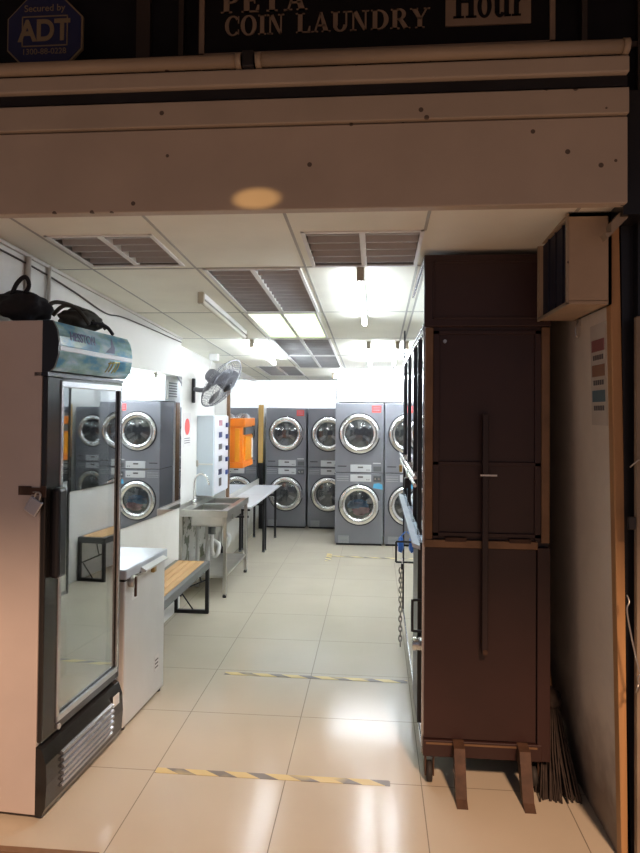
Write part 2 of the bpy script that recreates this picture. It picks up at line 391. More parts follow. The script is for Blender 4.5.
# serif capitals drawn from slabs and rings (height 1)
def arc(cx, cy, ro, ri, a0, a1, n=14):
    """ring piece between outer radii ro=(x,y) and inner radii ri"""
    A = [math.radians(a0 + (a1 - a0) * i / n) for i in range(n + 1)]
    out = []
    for p, q in zip(A, A[1:]):
        out.append([(cx + ro[0] * math.cos(p), cy + ro[1] * math.sin(p)), (cx + ro[0] * math.cos(q), cy + ro[1] * math.sin(q)),
                    (cx + ri[0] * math.cos(q), cy + ri[1] * math.sin(q)), (cx + ri[0] * math.cos(p), cy + ri[1] * math.sin(p))])
    return out
def R(x0, x1, y0, y1): return [(x0, y0), (x1, y0), (x1, y1), (x0, y1)]
TH, TN, SF = 0.21, 0.085, 0.06
def serif(xc, w, y): return R(xc - w / 2, xc + w / 2, y, y + SF)
def glyph(ch):
    if ch == 'I': return [R(.12, .33, 0, 1), serif(.225, .42, 0), serif(.225, .42, 1 - SF)], .48
    if ch == 'C': return arc(.42, .5, (.42, .52), (.22, .45), 42, 318) + [R(.68, .74, .62, .98), R(.68, .74, .04, .3)], .82
    if ch == 'O': return arc(.42, .5, (.42, .52), (.21, .45), 0, 360, 24), .9
    if ch == 'N': return [R(.12, .2, 0, 1), R(.68, .76, 0, 1), [(.08, 1), (.32, 1), (.76, 0), (.62, 0)], serif(.16, .3, 0), serif(.72, .32, 1 - SF), serif(.14, .3, 1 - SF)], .92
    if ch == 'L': return [R(.12, .33, 0, 1), serif(.225, .42, 1 - SF), R(.04, .7, 0, SF), [(.7, 0), (.7, .32), (.64, .32), (.56, .05)]], .74
    if ch == 'A': return [[(.12, 0), (.2, 0), (.46, .92), (.4, 1)], [(.56, 0), (.8, 0), (.5, 1), (.38, 1)], R(.24, .64, .3, .37), serif(.16, .32, 0), serif(.68, .4, 0)], .9
    if ch == 'U': return [R(.1, .31, .3, 1), R(.66, .74, .3, 1), serif(.2, .4, 1 - SF), serif(.7, .3, 1 - SF)] + arc(.42, .32, (.32, .34), (.14, .26), 180, 360), .86
    if ch == 'D': return [R(.12, .33, 0, 1), R(.04, .4, 0, SF), R(.04, .4, 1 - SF, 1)] + arc(.4, .5, (.44, .5), (.23, .43), -90, 90), .9
    if ch == 'P': return [R(.12, .33, 0, 1), serif(.225, .42, 0), R(.04, .4, 1 - SF, 1), R(.3, .4, .42, .49)] + arc(.4, .71, (.3, .29), (.12, .22), -90, 90), .76
    if ch == 'R': return [R(.12, .33, 0, 1), serif(.225, .42, 0), R(.04, .42, 1 - SF, 1), R(.3, .42, .45, .52), [(.36, .5), (.56, .5), (.86, 0), (.62, 0)], R(.7, .92, 0, SF)] + arc(.42, .73, (.3, .28), (.12, .21), -90, 90), .9
    if ch == 'Y': return [R(.34, .55, 0, .5), serif(.445, .42, 0), [(.06, 1), (.3, 1), (.54, .44), (.36, .44)], [(.72, 1), (.8, 1), (.52, .44), (.44, .44)], serif(.18, .36, 1 - SF), serif(.76, .28, 1 - SF)], .86
    if ch == 'E': return [R(.12, .33, 0, 1), R(.04, .7, 0, SF), R(.04, .68, 1 - SF, 1), R(.3, .54, .48, .55), [(.7, 0), (.7, .3), (.64, .3), (.56, .05)], R(.62, .68, .72, 1), R(.5, .55, .38, .65)], .78
    if ch == 'T': return [R(.3, .51, 0, 1), serif(.405, .42, 0), R(.02, .79, 1 - SF, 1), R(.02, .08, .7, 1), R(.73, .79, .7, 1)], .84
    if ch == 'H': return [R(.12, .36, 0, 1), R(.68, .92, 0, 1), serif(.24, .48, 0), serif(.24, .48, 1 - SF), serif(.8, .48, 0), serif(.8, .48, 1 - SF), R(.3, .7, .47, .55)], 1.08
    if ch == 'o': return arc(.32, .34, (.32, .36), (.13, .28), 0, 360, 24), .7
    if ch == 'u': return [R(.08, .29, .12, .68), R(.5, .71, 0, .68), serif(.16, .3, .62), serif(.58, .3, .62), R(.6, .8, 0, SF)] + arc(.31, .17, (.23, .19), (.05, .1), 180, 340), .84
    if ch == 'r': return [R(.1, .31, 0, .68), serif(.2, .4, 0), serif(.18, .32, .62), [(.28, .5), (.42, .69), (.56, .69), (.56, .5), (.42, .5), (.3, .4)]], .62
    return [], .45
def serif_text(mb, s, x0, x1, z0, h, y, dep=-0.004):
    tot = sum(glyph(c)[1] for c in s); k = (x1 - x0) / tot; x = x0
    for c in s:
        polys, adv = glyph(c)
        for p in polys:
            mb.prism([(x + a * k, z0 + bb * h) for a, bb in p], (0, y, 0), (1, 0, 0), (0, 0, 1), (0, dep, 0))
        x += adv * k
    return mb

# ------------------------------------------------------------------ setting
def cz(y): return 2.46 - 0.05 * y          # the false ceiling falls towards the back
def slope(mb): return mb.map(lambda c: Vector((c.x, c.y, c.z + cz(c.y))))

struct(box(-2.2, 1.3, 2.29, 10.2, -0.1, 0.0), 'floor', M['floor'])
struct(box(-7, 7, -12, 2.29, -0.12, -0.02), 'ground', M['ground'])
# ceiling sheet with openings for the recessed lamps
FIX = [(-1.388, -0.93, 2.60, 3.06), (-0.306, 0.184, 2.60, 3.10), (-0.852, -0.375, 3.13, 4.16), (-0.856, -0.39, 4.20, 5.18),
       (-0.856, -0.38, 5.24, 6.2), (-0.856, -0.38, 6.24, 7.2), (-1.32, -0.88, 7.07, 8.02)]
EXTENT = (-1.85, 0.93, 2.33, 8.62)
m_ = MB()
xs = sorted({EXTENT[0], EXTENT[1]} | {v for f in FIX for v in f[:2]}); ys = sorted({EXTENT[2], EXTENT[3]} | {v for f in FIX for v in f[2:]})
for i in range(len(xs) - 1):
    for j in range(len(ys) - 1):
        cx, cy = (xs[i] + xs[i + 1]) / 2, (ys[j] + ys[j + 1]) / 2
        if any(f[0] < cx < f[1] and f[2] < cy < f[3] for f in FIX): continue
        m_.box(xs[i], xs[i + 1], ys[j], ys[j + 1], 0, 0.03)
ceiling = struct(slope(m_), 'ceiling', M['ceil'])
g = MB()
for x in (-1.41, -0.885, -0.345, 0.19, 0.72):
    for y0, y1 in ((2.34, 8.6),):
        segs = [(y0, y1)]
        for f in FIX:
            if f[0] - 0.01 < x < f[1] + 0.01: segs = [p for s_ in segs for p in ((s_[0], min(s_[1], f[2])), (max(s_[0], f[3]), s_[1])) if p[1] - p[0] > 0.05]
        for a, b_ in segs: g.box(x - 0.006, x + 0.006, a, b_, -0.002, 0.002)
for y in (3.115, 4.18, 5.21, 6.22, 7.22, 8.2):
    segs = [(-1.6, 0.9)]
    for f in FIX:
        if f[2] < y < f[3]: segs = [p for s_ in segs for p in ((s_[0], min(s_[1], f[0])), (max(s_[0], f[1]), s_[1])) if p[1] - p[0] > 0.03]
    for a, b_ in segs: g.box(a, b_, y - 0.006, y + 0.006, -0.002, 0.002)
struct(slope(g), 'tee_bar_grid', M['tbar'], ceiling)

# left wall with a shallow recess behind the sink
m_ = MB()
m_.box(-1.95, -1.60, 2.30, 5.22, 0, 2.6).box(-1.95, -1.72, 5.22, 6.85, 0, 2.6).box(-1.95, -1.60, 6.85, 10.0, 0, 2.6)
struct(m_, 'wall_left', M['wall'])
def lean(mb): return mb.map(lambda c: Vector((c.x - 0.019 * c.z, c.y, c.z)))   # the old wall leans in a little
struct(lean(box(0.888, 1.05, 2.49, 8.1, 0, 2.6)), 'wall_right', M['wallr'])
struct(box(-1.60, 1.0, 9.75, 9.9, 0, 2.6), 'wall_back', M['wallb'])
m_ = MB().box(-0.48, 1.05, 8.50, 8.72, 0, 2.6).box(-0.48, 1.05, 8.08, 8.50, 1.735, 2.6)
struct(m_, 'wall_partition', M['wallb'])
struct(box(-1.62, 1.0, 8.62, 9.9, 2.35, 2.4), 'ceiling_recess', M['wallb'])
struct(box(-1.62, 1.0, 8.60, 8.64, 2.028, 2.36), 'trim_1', M['whitemetal'])
struct(box(-0.494, -0.48, 8.52, 8.66, 0, 1.72), 'trim_2', M['brownwood'])
struct(box(-1.6, -1.585, 3.72, 5.22, 0, 0.09), 'baseboard_left', M['whitemetal'])

# ------------------------------------------------------------------ shopfront overhead
m_ = MB().box(-2.6, 0.838, 2.25, 2.30, 2.313, 2.607, 0.004)
struct(m_, 'trim_3', M['lintel'])
m_ = MB().box(-2.6, 0.838, 2.235, 2.32, 2.612, 2.70, 0.004).box(-2.6, 0.838, 2.27, 2.32, 2.60, 2.63)
struct(m_, 'trim_4', M['beam'])
m_ = MB().box(-2.6, 0.83, 2.21, 2.34, 2.738, 2.795, 0.006)
struct(box(-2.6, 0.83, 2.232, 2.34, 2.702, 2.736), 'gap_shade', M['black'])  # black strip set into the gap as its painted shade
struct(m_, 'trim_5', M['beam'])
struct(box(-3.0, 3.0, 2.48, 2.62, 2.62, 5.0), 'wall_facade', M['facade'])
m_ = MB()
for x, w in ((-0.95, 0.055), (-0.78, 0.02), (-0.70, 0.012), (0.75, 0.02), (0.95, 0.02), (-1.7, 0.05)): m_.box(x, x + w, 2.455, 2.485, 2.66, 4.6)
for z in (2.98, 3.3): m_.box(-0.9, -0.62, 2.46, 2.485, z, z + 0.012); m_.box(0.66, 1.4, 2.46, 2.485, z - 0.02, z)
struct(m_, 'trim_6', M['mullion'])
struct(lean(box(0.886, 0.922, 2.44, 2.488, 0, 2.31, 0.004)), 'trim_7', M['oldwood'])
m_ = MB().box(0.928, 0.985, 2.40, 2.50, 0, 2.7).box(0.880, 0.93, 2.44, 2.50, 0, 2.7).box(0.842, 1.2, 2.302, 2.46, 2.29, 2.72)
struct(m_.map(lambda c: Vector((c.x + (0.028 if 0.87 < c.x < 0.89 and c.z < 1 else 0), c.y, c.z))), 'trim_8', M['black'])
struct(box(0.914, 1.5, 2.375, 2.40, 0, 1.95, 0.003), 'trim_9', M['column'])
struct(box(0.95, 1.5, 2.44, 2.60, 0, 2.7), 'wall_pier', M['facade'])
struct(box(-3.2, -1.95, 2.36, 2.60, 0, 2.7), 'wall_pier_left', M['facade'])
struct(box(-1.95, -0.985, 2.275, 2.305, -0.03, 0.004), 'trim_10', M['brownwood'])
# covered walkway over the camera: its edge keeps the street lamp off the upper shopfront
struct(box(-5, 5, 0.15, 2.48, 3.62, 3.75), 'ceiling_walkway', M['canopy'])
struct(box(-5, 5, 0.10, 0.22, 2.95, 3.75), 'trim_11', M['canopy'])

def rail(x0, x1, label):
    t = thing('pipe_rail', label, 'pipe', ((x0 + x1) / 2, 2.21, 2.825), 'painted pipes along the shopfront')
    MB().cyl((x0, 2.21, 2.822), (x1, 2.21, 2.822), 0.023, 20).build('pipe', M['rail'], t)
    for x in (x0, x1):
        s_ = 1 if x == x0 else -1
        MB().cyl((x, 2.21, 2.822), (x + s_ * 0.02, 2.21, 2.822), 0.026, 20).build('end_cap', M['rail'], t)
rail(-2.4, -0.475, 'left length of cream painted pipe running above the entrance beam')
rail(-0.425, 0.825, 'right length of cream painted pipe, under the black sign board')
solo(box(-0.47, -0.43, 2.19, 2.25, 2.795, 2.85, 0.003), 'pipe_bracket', M['black'], 'black bracket in the gap between the two cream pipes', 'bracket', (-0.45, 2.22, 2.795))

# sign board
t = thing('sign_board', 'black shop sign with tan frame reading COIN LAUNDRY over the entrance', 'sign', (0, 2.3, 2.885))
box(-0.652, 0.612, 2.305, 2.33, 2.885, 3.36).build('board', M['signblack'], t)
f = MB()
for a in ((-0.652, 0.612, 2.885, 2.903), (-0.652, -0.634, 2.885, 3.36), (0.594, 0.612, 2.885, 3.36), (-0.652, 0.612, 3.342, 3.36)): f.box(a[0], a[1], 2.296, 2.306, a[2], a[3])
f.build('frame', M['signtan'], t)
p_ = box(0.235, 0.53, 2.299, 2.306, 2.968, 3.13).build('name_plate', M['signtan'], t)
serif_text(MB(), 'Hour', 0.262, 0.512, 2.994, 0.115, 2.3).build('lettering', M['signblack'], p_)
l_ = serif_text(MB(), 'COIN', -0.558, -0.338, 2.968, 0.072, 2.305).build('lettering', M['signtan'], t)
l_['label'] = 'tan serif capitals reading COIN'
l_ = serif_text(MB(), 'LAUNDRY', -0.300, 0.178, 2.968, 0.072, 2.305).build('lettering', M['signtan'], t)
l_['label'] = 'tan serif capitals reading LAUNDRY'
l2 = serif_text(MB(), 'PETA', -0.575, -0.255, 3.052, 0.085, 2.305).build('lettering', M['signtan'], t)
l2['label'] = 'upper row of tan serif capitals'
# security shield
t = thing('alarm_sign', 'dark blue octagonal alarm company sign with cream lettering at the upper left', 'sign', (-1.257, 2.33, 2.88))
def octo(r): return [(-1.257 + r / math.cos(PI / 8) * math.cos(PI / 8 + k * PI / 4), 3.022 + r / math.cos(PI / 8) * math.sin(PI / 8 + k * PI / 4)) for k in range(8)]
MB().prism(octo(0.148), (0, 2.33, 0), (1, 0, 0), (0, 0, 1), (0, 0.012, 0)).build('border', M['adtyel'], t)
MB().prism(octo(0.142), (0, 2.327, 0), (1, 0, 0), (0, 0, 1), (0, 0.01, 0)).build('plate', M['adtblue'], t)
f = MB()
for a in ((-1.345, -1.165, 2.972, 2.976), (-1.345, -1.165, 3.084, 3.088), (-1.345, -1.341, 2.972, 3.088), (-1.169, -1.165, 2.972, 3.088)): f.box(a[0], a[1], 2.3245, 2.328, a[2], a[3])
f.build('border', M['adtyel'], t)
text('lettering', 'ADT', 0.112, M['adtyel'], t, (-1.257, 2.326, 3.029), (PI / 2, 0, 0), sx=0.88, bold=0.0035)
text('lettering', 'Secured by', 0.036, M['adtyel'], t, (-1.257, 2.326, 3.117), (PI / 2, 0, 0))
text('lettering', '1300-88-0228', 0.031, M['adtyel'], t, (-1.257, 2.326, 2.952), (PI / 2, 0, 0))

# ------------------------------------------------------------------ ceiling lamps
def fixture(r, label, lit=False, blades=5):
    x0, x1, y0, y1 = r; cx, cy = (x0 + x1) / 2, (y0 + y1) / 2
    t = thing('ceiling_light', label, 'ceiling light', (cx, cy, cz(cy)), 'recessed louvred lamps')
    h = MB().box(x0, x1, y0, y1, 0.085, 0.095)
    for a in ((x0 - .001, x0 + 0.004, y0, y1), (x1 - 0.004, x1 + .001, y0, y1), (x0, x1, y0, y0 + 0.004), (x0, x1, y1 - 0.004, y1)): h.box(*a, -0.001, 0.09)
    slope(h).build('housing', M['louverdark'] if not lit else M['whitemetal'], t)
    f = MB()
    for a in ((x0 - 0.004, x0 + 0.012, y0 - 0.004, y1 + 0.004), (x1 - 0.012, x1 + 0.004, y0 - 0.004, y1 + 0.004), (x0, x1, y0 - 0.004, y0 + 0.012), (x0, x1, y1 - 0.012, y1 + 0.004)): f.box(*a, -0.006, 0.001)
    f.box(cx - 0.012, cx + 0.012, y0, y1, -0.003, 0.035)
    slope(f).build('frame', M['whitemetal'], t)
    if lit:
        slope(MB().box(x0 + .01, x1 - .01, y0 + .01, y1 - .01, 0.04, 0.048)).build('diffuser', M['diffuser'], t)
    n = blades; l = MB()
    for i in range(n):
        y = y0 + (i + 0.5) * (y1 - y0) / n
        for a, b_ in ((x0 + 0.012, cx - 0.012), (cx + 0.012, x1 - 0.012)):
            l.prism([(-0.004, 0), (0.004, 0), (0.02, 0.05), (-0.02, 0.05)] if not lit else [(-0.003, 0), (0.003, 0), (0.003, 0.035), (-0.003, 0.035)], (a, y, 0), (0, 1, 0), (0, 0, 1), (b_ - a, 0, 0))
    slope(l).build('louvre', M['louver'] if not lit else M['diffuser'], t)
    return t
fixture(FIX[0], 'unlit louvred ceiling lamp nearest the left wall, above the tall fridge')
fixture(FIX[1], 'unlit louvred ceiling lamp nearest the brown cabinet at front right')
fixture(FIX[2], 'dark louvred lamp directly in front of the lit greenish panel', blades=12)
fixture(FIX[3], 'lit greenish white ceiling panel in the middle of the centre row', True, blades=10)
fixture(FIX[4], 'grey louvred lamp directly behind the lit greenish panel', blades=10)
fixture(FIX[5], 'grey louvred lamp at the far end of the centre ceiling row', blades=10)
fixture(FIX[6], 'small looking louvred lamp far back, left above the laundry machines', blades=8)

def tubelight(x, y0, y1, label, lit=True, axis='y', z=None, y=None, m='tube'):
    if axis == 'y':
        cx, cy = x, (y0 + y1) / 2; c0 = (cx, cy, cz(cy))
        t = thing('tube_light', label, 'tube light', c0, 'bare fluorescent tubes')
        slope(MB().box(x - 0.016, x + 0.016, y0 + 0.02, y1 - 0.02, -0.032, -0.002, 0.003)).build('batten', M['whitemetal'], t)
        for a in (y0, y1 - 0.028): slope(MB().box(x - 0.018, x + 0.018, a, a + 0.028, -0.066, -0.002, 0.004)).build('tube_holder', M['fitend'], t)
        slope(MB().cyl((x, y0 + 0.028, -0.05), (x, y1 - 0.028, -0.05), 0.014, 12)).build('tube', M[m] if lit else M['tubeoff'], t)
    else:
        t = thing('tube_light', label, 'tube light', ((y0 + y1) / 2, y, z), 'bare fluorescent tubes')
        box(y0 + .02, y1 - .02, y - 0.016, y + 0.016, z - 0.03, z, 0.003).build('batten', M['whitemetal'], t)
        for a in (y0, y1 - 0.028): box(a, a + 0.028, y - 0.018, y + 0.018, z - 0.066, z, 0.004).build('tube_holder', M['fitend'], t)
        MB().cyl((y0 + .028, y, z - 0.05), (y1 - .028, y, z - 0.05), 0.016, 12).build('tube', M['tube'], t)
tubelight(-0.08, 3.12, 4.36, 'lit bare tube just behind the front right louvred lamp', m='tubesoft')
tubelight(-0.995, 3.60, 4.88, 'unlit bare tube on the ceiling above the wall mirror and fan', lit=False)
tubelight(-1.02, 5.25, 6.48, 'lit bare tube on the ceiling behind the wall fan', m='tubemid')
tubelight(-0.065, 5.36, 6.62, 'lit bare tube far back, left one of the pair by the cabinet top', m='tubemid')
tubelight(0.172, 5.36, 6.47, 'lit bare tube far back, right one of the pair by the cabinet top', m='tubemid')
tubelight(0, -0.52, 0.70, 'lit tube running crosswise above the front pair of laundry machines', axis='x', z=2.07, y=7.62)
tubelight(0, -1.35, -0.15, 'lit tube in the bright alcove above the rear pair of machines', axis='x', z=2.35, y=9.05)

# cables and conduits along the left ceiling edge
def crv(pts, n=8):
    P = [Vector(p) for p in pts]; out = []
    for i in range(len(P) - 1):
        a, b_, c, d = P[max(i - 1, 0)], P[i], P[i + 1], P[min(i + 2, len(P) - 1)]
        for k in range(n):
            s_ = k / n
            out.append(0.5 * ((2 * b_) + (c - a) * s_ + (2 * a - 5 * b_ + 4 * c - d) * s_ ** 2 + (3 * b_ - a - 3 * c + d) * s_ ** 3))
    return out + [P[-1]]
solo(MB().tube(crv([(-1.594, 2.4, 2.29), (-1.594, 2.9, 2.265), (-1.592, 3.3, 2.225), (-1.592, 3.7, 2.175), (-1.594, 4.05, 2.19), (-1.594, 5.2, 2.165)]), 0.0045, 8), 'cable', M['cable'],
     'thin dark cable sagging along the top of the left wall', 'cable', (-1.594, 3.5, 2.22))
solo(MB().box(-1.599, -1.583, 2.4, 5.2, 2.318, 2.333).map(lambda c: Vector((c.x, c.y, c.z - 0.047 * (c.y - 2.4)))), 'cable_trunking', M['conduit'],
     'slim white cable trunking in the corner of left wall and ceiling', 'trunking', (-1.59, 3.8, 2.25))
for y, w, lb in ((2.83, 0.013, 'left one of two pale vertical conduits above the fridge'), (3.02, 0.010, 'right one of two pale vertical conduits above the fridge')):
    solo(MB().cyl((-1.587, y, 1.5), (-1.587, y, 2.30), w, 12), 'conduit', M['conduit'], lb, 'pipe', (-1.587, y, 1.5), 'conduits on the left wall')

# ------------------------------------------------------------------ fridge
t = thing('glass_door_fridge', 'tall upright drinks fridge with glass door and ice printed header', 'fridge', (-1.289, 2.455, 0), None, -math.radians(3.8), True)
t.scale = (1, 0.955, 1)
ZT = 1.955
b = MB()   # hollow carcass
b.box(-0.30, -0.024, 0.0, 0.025, 0.022, ZT, 0.003).box(-0.30, -0.056, 0.665, 0.69, 0.035, ZT, 0.003).box(-0.30, -0.276, 0.025, 0.665, 0.035, ZT)
b.box(-0.276, -0.06, 0.025, 0.665, 1.75, ZT - 0.002).box(-0.276, -0.06, 0.025, 0.665, 0.035, 0.30)
b.build('cabinet', M['frwhite'], t)
box(-0.274, -0.262, 0.03, 0.66, 0.3, 1.75).build('liner', M['frin'], t)
f = MB()
f.box(-0.022, 0.0, 0.0, 0.125, 0.30, 1.735, 0.005).box(-0.056, 0.0, 0.655, 0.69, 0.30, 1.735, 0.006).box(-0.056, 0.0, 0.12, 0.66, 1.705, 1.735, 0.004).box(-0.056, 0.0, 0.12, 0.66, 0.30, 0.345, 0.004)
d = f.build('door', M['blackgl'], t)
g = MB()
g.box(-0.004, 0.006, 0.10, 0.122, 0.335, 1.712, 0.003).box(-0.004, 0.006, 0.653, 0.668, 0.335, 1.712, 0.002).box(-0.004, 0.006, 0.10, 0.668, 1.695, 1.722, 0.003).box(-0.004, 0.006, 0.10, 0.668, 0.335, 0.362, 0.003)
g.build('silver_trim', M['silver'], d)
box(-0.014, -0.008, 0.12, 0.66, 0.345, 1.70).build('glass', M['frglass'], d)
h = MB().box(-0.002, 0.038, 0.035, 0.105, 0.93, 1.29, 0.014)
h.build('handle', M['black'], d)
hd = MB().prism([(-0.022, 1.75), (0.01, 1.752), (0.03, 1.77), (0.045, 1.82), (0.048, 1.87), (0.038, 1.92), (0.018, 1.955), (-0.022, 1.955)], (0, -0.004, 0), (1, 0, 0), (0, 0, 1), (0, 0.012, 0))
hd.box(-0.056, 0.001, 0, 0.69, 1.735, 1.75)
hd = hd.build('header_cheek', M['black'], t)
pr = [(0.012, 1.757), (0.028, 1.772), (0.038, 1.797), (0.044, 1.83), (0.046, 1.86), (0.043, 1.895), (0.035, 1.925), (0.018, 1.953), (0.0, 1.957)]
def hx(z):
    for (x0, z0), (x1, z1) in zip(pr, pr[1:]):
        if z0 <= z <= z1: return x0 + (x1 - x0) * (z - z0) / (z1 - z0)
    return 0.03
hp = MB().prism([(-0.05, 1.757)] + pr + [(-0.05, 1.957)], (0, 0.006, 0), (1, 0, 0), (0, 0, 1), (0, 0.684, 0)).build('header', M['ice'], t)
st = MB().box(hx(1.845) - 0.006, hx(1.845) + 0.0025, 0.01, 0.686, 1.836, 1.856, 0.002).build('highlight_strip', M['louver'], hp); st['label'] = 'painted highlight, a pale horizontal strip across the header'  # lamp highlight on the header put in as a pale strip
text('lettering', 'HESSTON', 0.050, M['navy'], hp, (hx(1.90) + 0.0012, 0.20, 1.90), (PI / 2 - 0.17, 0, PI / 2), sx=1.0, bold=0.001)
MB().prism([(0, 0), (0.09, 0.002), (0.10, 0.03), (0.075, 0.075), (0.06, 0.03)], (hx(1.862) + 0.0015, 0.40, 1.862), (0, 1, 0), (-0.17, 0, 0.98), (0.0015, 0, 0)).build('whale_print', M['navy'], hp)
q = MB()
for y0, zz in ((0.43, 0), (0.46, 0.004), (0.495, 0.0), (0.52, 0.006)):
    q.tube([(hx(1.775 + zz) + .0005, y0, 1.775 + zz), (hx(1.80) + .0005, y0 + 0.02, 1.80), (hx(1.825) + .0005, y0 + 0.03, 1.825)], 0.0035, 6)
q.tube([(hx(1.815) + .0005, 0.44, 1.815), (hx(1.828) + .0005, 0.55, 1.828)], 0.003, 6)
q.build('lettering', M['yelprint'], hp)
bs = MB().prism([(-0.024, 0.02), (0.004, 0.02), (0.018, 0.05), (0.024, 0.14), (0.020, 0.22), (0.0, 0.275), (-0.024, 0.285)], (0, 0.0, 0), (1, 0, 0), (0, 0, 1), (0, 0.69, 0))
bs = bs.build('base_grille', M['blackgl'], t)
for k in range(6):
    z = 0.075 + k * 0.026; x = 0.012 + 0.016 * math.sin((z - 0.03) / 0.24 * PI)
    MB().prism([(0, 0), (0.014, 0.004), (0.012, 0.013), (0, 0.017)], (x - 0.004, 0.11, z), (1, 0, 0), (0, 0, 1), (0, 0.46, 0)).build('louvre', M['silver'], bs)
box(0.022, 0.0275, 0.58, 0.64, 0.195, 0.245, 0.002).build('thermostat_plate', M['whitemetal'], bs)
MB().cyl((-0.004, 0.12, 0.315), (0.008, 0.12, 0.315), 0.012, 14).build('door_lock', M['silver'], d)
for y in (0.05, 0.64):
    for x in (-0.25, -0.06): MB().cyl((x, y, 0), (x, y, 0.04), 0.018, 12).build('foot', M['black'], t)
hs = MB().box(-0.115, -0.06, -0.004, 0.0, 1.265, 1.30, 0.001).box(-0.10, -0.004, -0.007, -0.004, 1.268, 1.295, 0.001).box(-0.016, 0.004, -0.006, -0.002, 1.258, 1.302)
hs.build('hasp', M['rust'], t)
MB().tube(crv([(-0.035, -0.005, 1.28), (-0.04, -0.022, 1.28), (-0.035, -0.022, 1.28)]), 0.002, 6).build('staple', M['steel'], t)

t = thing('padlock', 'small grey square padlock hanging tilted from the hasp on the fridge side', 'padlock', (-1.325, 2.445, 1.22))
pts = [(x + 0.024, y, z - 0.03) for x, y, z in [(-1.352, 2.440, 1.285), (-1.344, 2.440, 1.305), (-1.332, 2.440, 1.308), (-1.326, 2.440, 1.296), (-1.331, 2.440, 1.278)]]
MB().tube(crv(pts, 5), 0.004, 8).build('shackle', M['steel'], t)
a = math.radians(-32); ca, sa = math.cos(a), math.sin(a)
pb = MB().box(-0.028, 0.028, -0.008, 0.008, -0.032, 0.032, 0.004)
pb.map(lambda c: Vector((-1.352 + c.x * ca - c.z * sa, 2.438 + c.y, 1.255 + c.x * sa + c.z * ca)))
pb.map(lambda c: Vector((c.x + 0.024, c.y, c.z - 0.03))).build('lock_body', M['silver'], t)

# bags on top of the fridge
t = thing('backpack', 'black backpack with loop handle lying on the fridge top at the left edge', 'bag', (-1.47, 2.62, 1.957))
MB().blob((-1.475, 2.60, 2.032), (0.11, 0.115, 0.062), 4, 0.25, 3).build('body', M['dkfabric'], t)
MB().tube(crv([(-1.50, 2.55, 2.07), (-1.47, 2.54, 2.12), (-1.435, 2.54, 2.145), (-1.425, 2.55, 2.11), (-1.455, 2.56, 2.07)], 7), 0.009, 8).build('loop_handle', M['dkfabric'], t)
t = thing('duffel_bag', 'olive grey soft bag with straps beside the black backpack on the fridge', 'bag', (-1.35, 2.85, 1.957))
MB().blob((-1.37, 2.905, 2.012), (0.085, 0.145, 0.046), 4, 0.3, 8).build('body', M['olive'], t)
for k in range(3):
    y = 2.70 + 0.09 * k
    MB().tube(crv([(-1.43, y - 0.03, 2.02), (-1.39, y, 2.068), (-1.33, y + 0.07, 2.055), (-1.28, y + 0.10, 1.985)], 7), 0.009, 8).build('strap', M['olive'], t)
MB().tube(crv([(-1.30, 2.86, 2.0), (-1.262, 2.93, 1.995), (-1.255, 3.0, 1.965)], 6), 0.008, 8).build('strap', M['dkfabric'], t)

# ------------------------------------------------------------------ chest freezer
t = thing('chest_freezer', 'white chest freezer with glossy lid beside the tall fridge', 'freezer', (-1.243, 3.155, 0), None, -0.062)
OFF = (-1.226, 3.155, 0)
b = MB().box(-1.56, -1.226, 3.165, 3.69, 0.02, 0.745, 0.008); b.build('cabinet', M['freezer'], t)
for x in (-1.55, -1.25):
    for y in (3.2, 3.66): MB().cyl((x, y, 0), (x, y, 0.04), 0.016, 10).build('foot', M['black'], t)
box(-1.555, -1.23, 3.17, 3.685, 0.744, 0.756).build('gasket', M['seam'], t)
ld = MB().box(-1.562, -1.216, 3.162, 3.70, 0.755, 0.805, 0.008)
ld.build('lid', M['freezertop'], t)
h = MB().prism([(0, 0), (0.028, 0.006), (0.03, 0.016), (0, 0.03)], (-1.214, 3.33, 0.752), (1, 0, 0), (0, 0, 1), (0, 0.30, 0)); h.build('handle', M['freezer'], t)
lk = MB().cyl((-1.226, 3.225, 0.735), (-1.196, 3.225, 0.735), 0.030, 18).build('lock', M['steel'], t)
box(-1.200, -1.19, 3.217, 3.233, 0.66, 0.76, 0.002).build('key_plate', M['rust'], lk)
box(-1.228, -1.205, 3.485, 3.52, 0.715, 0.757, 0.006).build('latch', M['brass'], t)
box(-1.2265, -1.2245, 3.24, 3.31, 0.63, 0.67).build('badge', M['whitemetal'], t)
s_ = box(-1.2265, -1.2245, 3.55, 3.61, 0.15, 0.235).build('label_plate', M['paper'], t)
m_ = MB()
for z in (0.165, 0.185, 0.205): m_.box(-1.2245, -1.224, 3.558, 3.602, z, z + 0.008)
m_.build('print', M['ink'], s_)

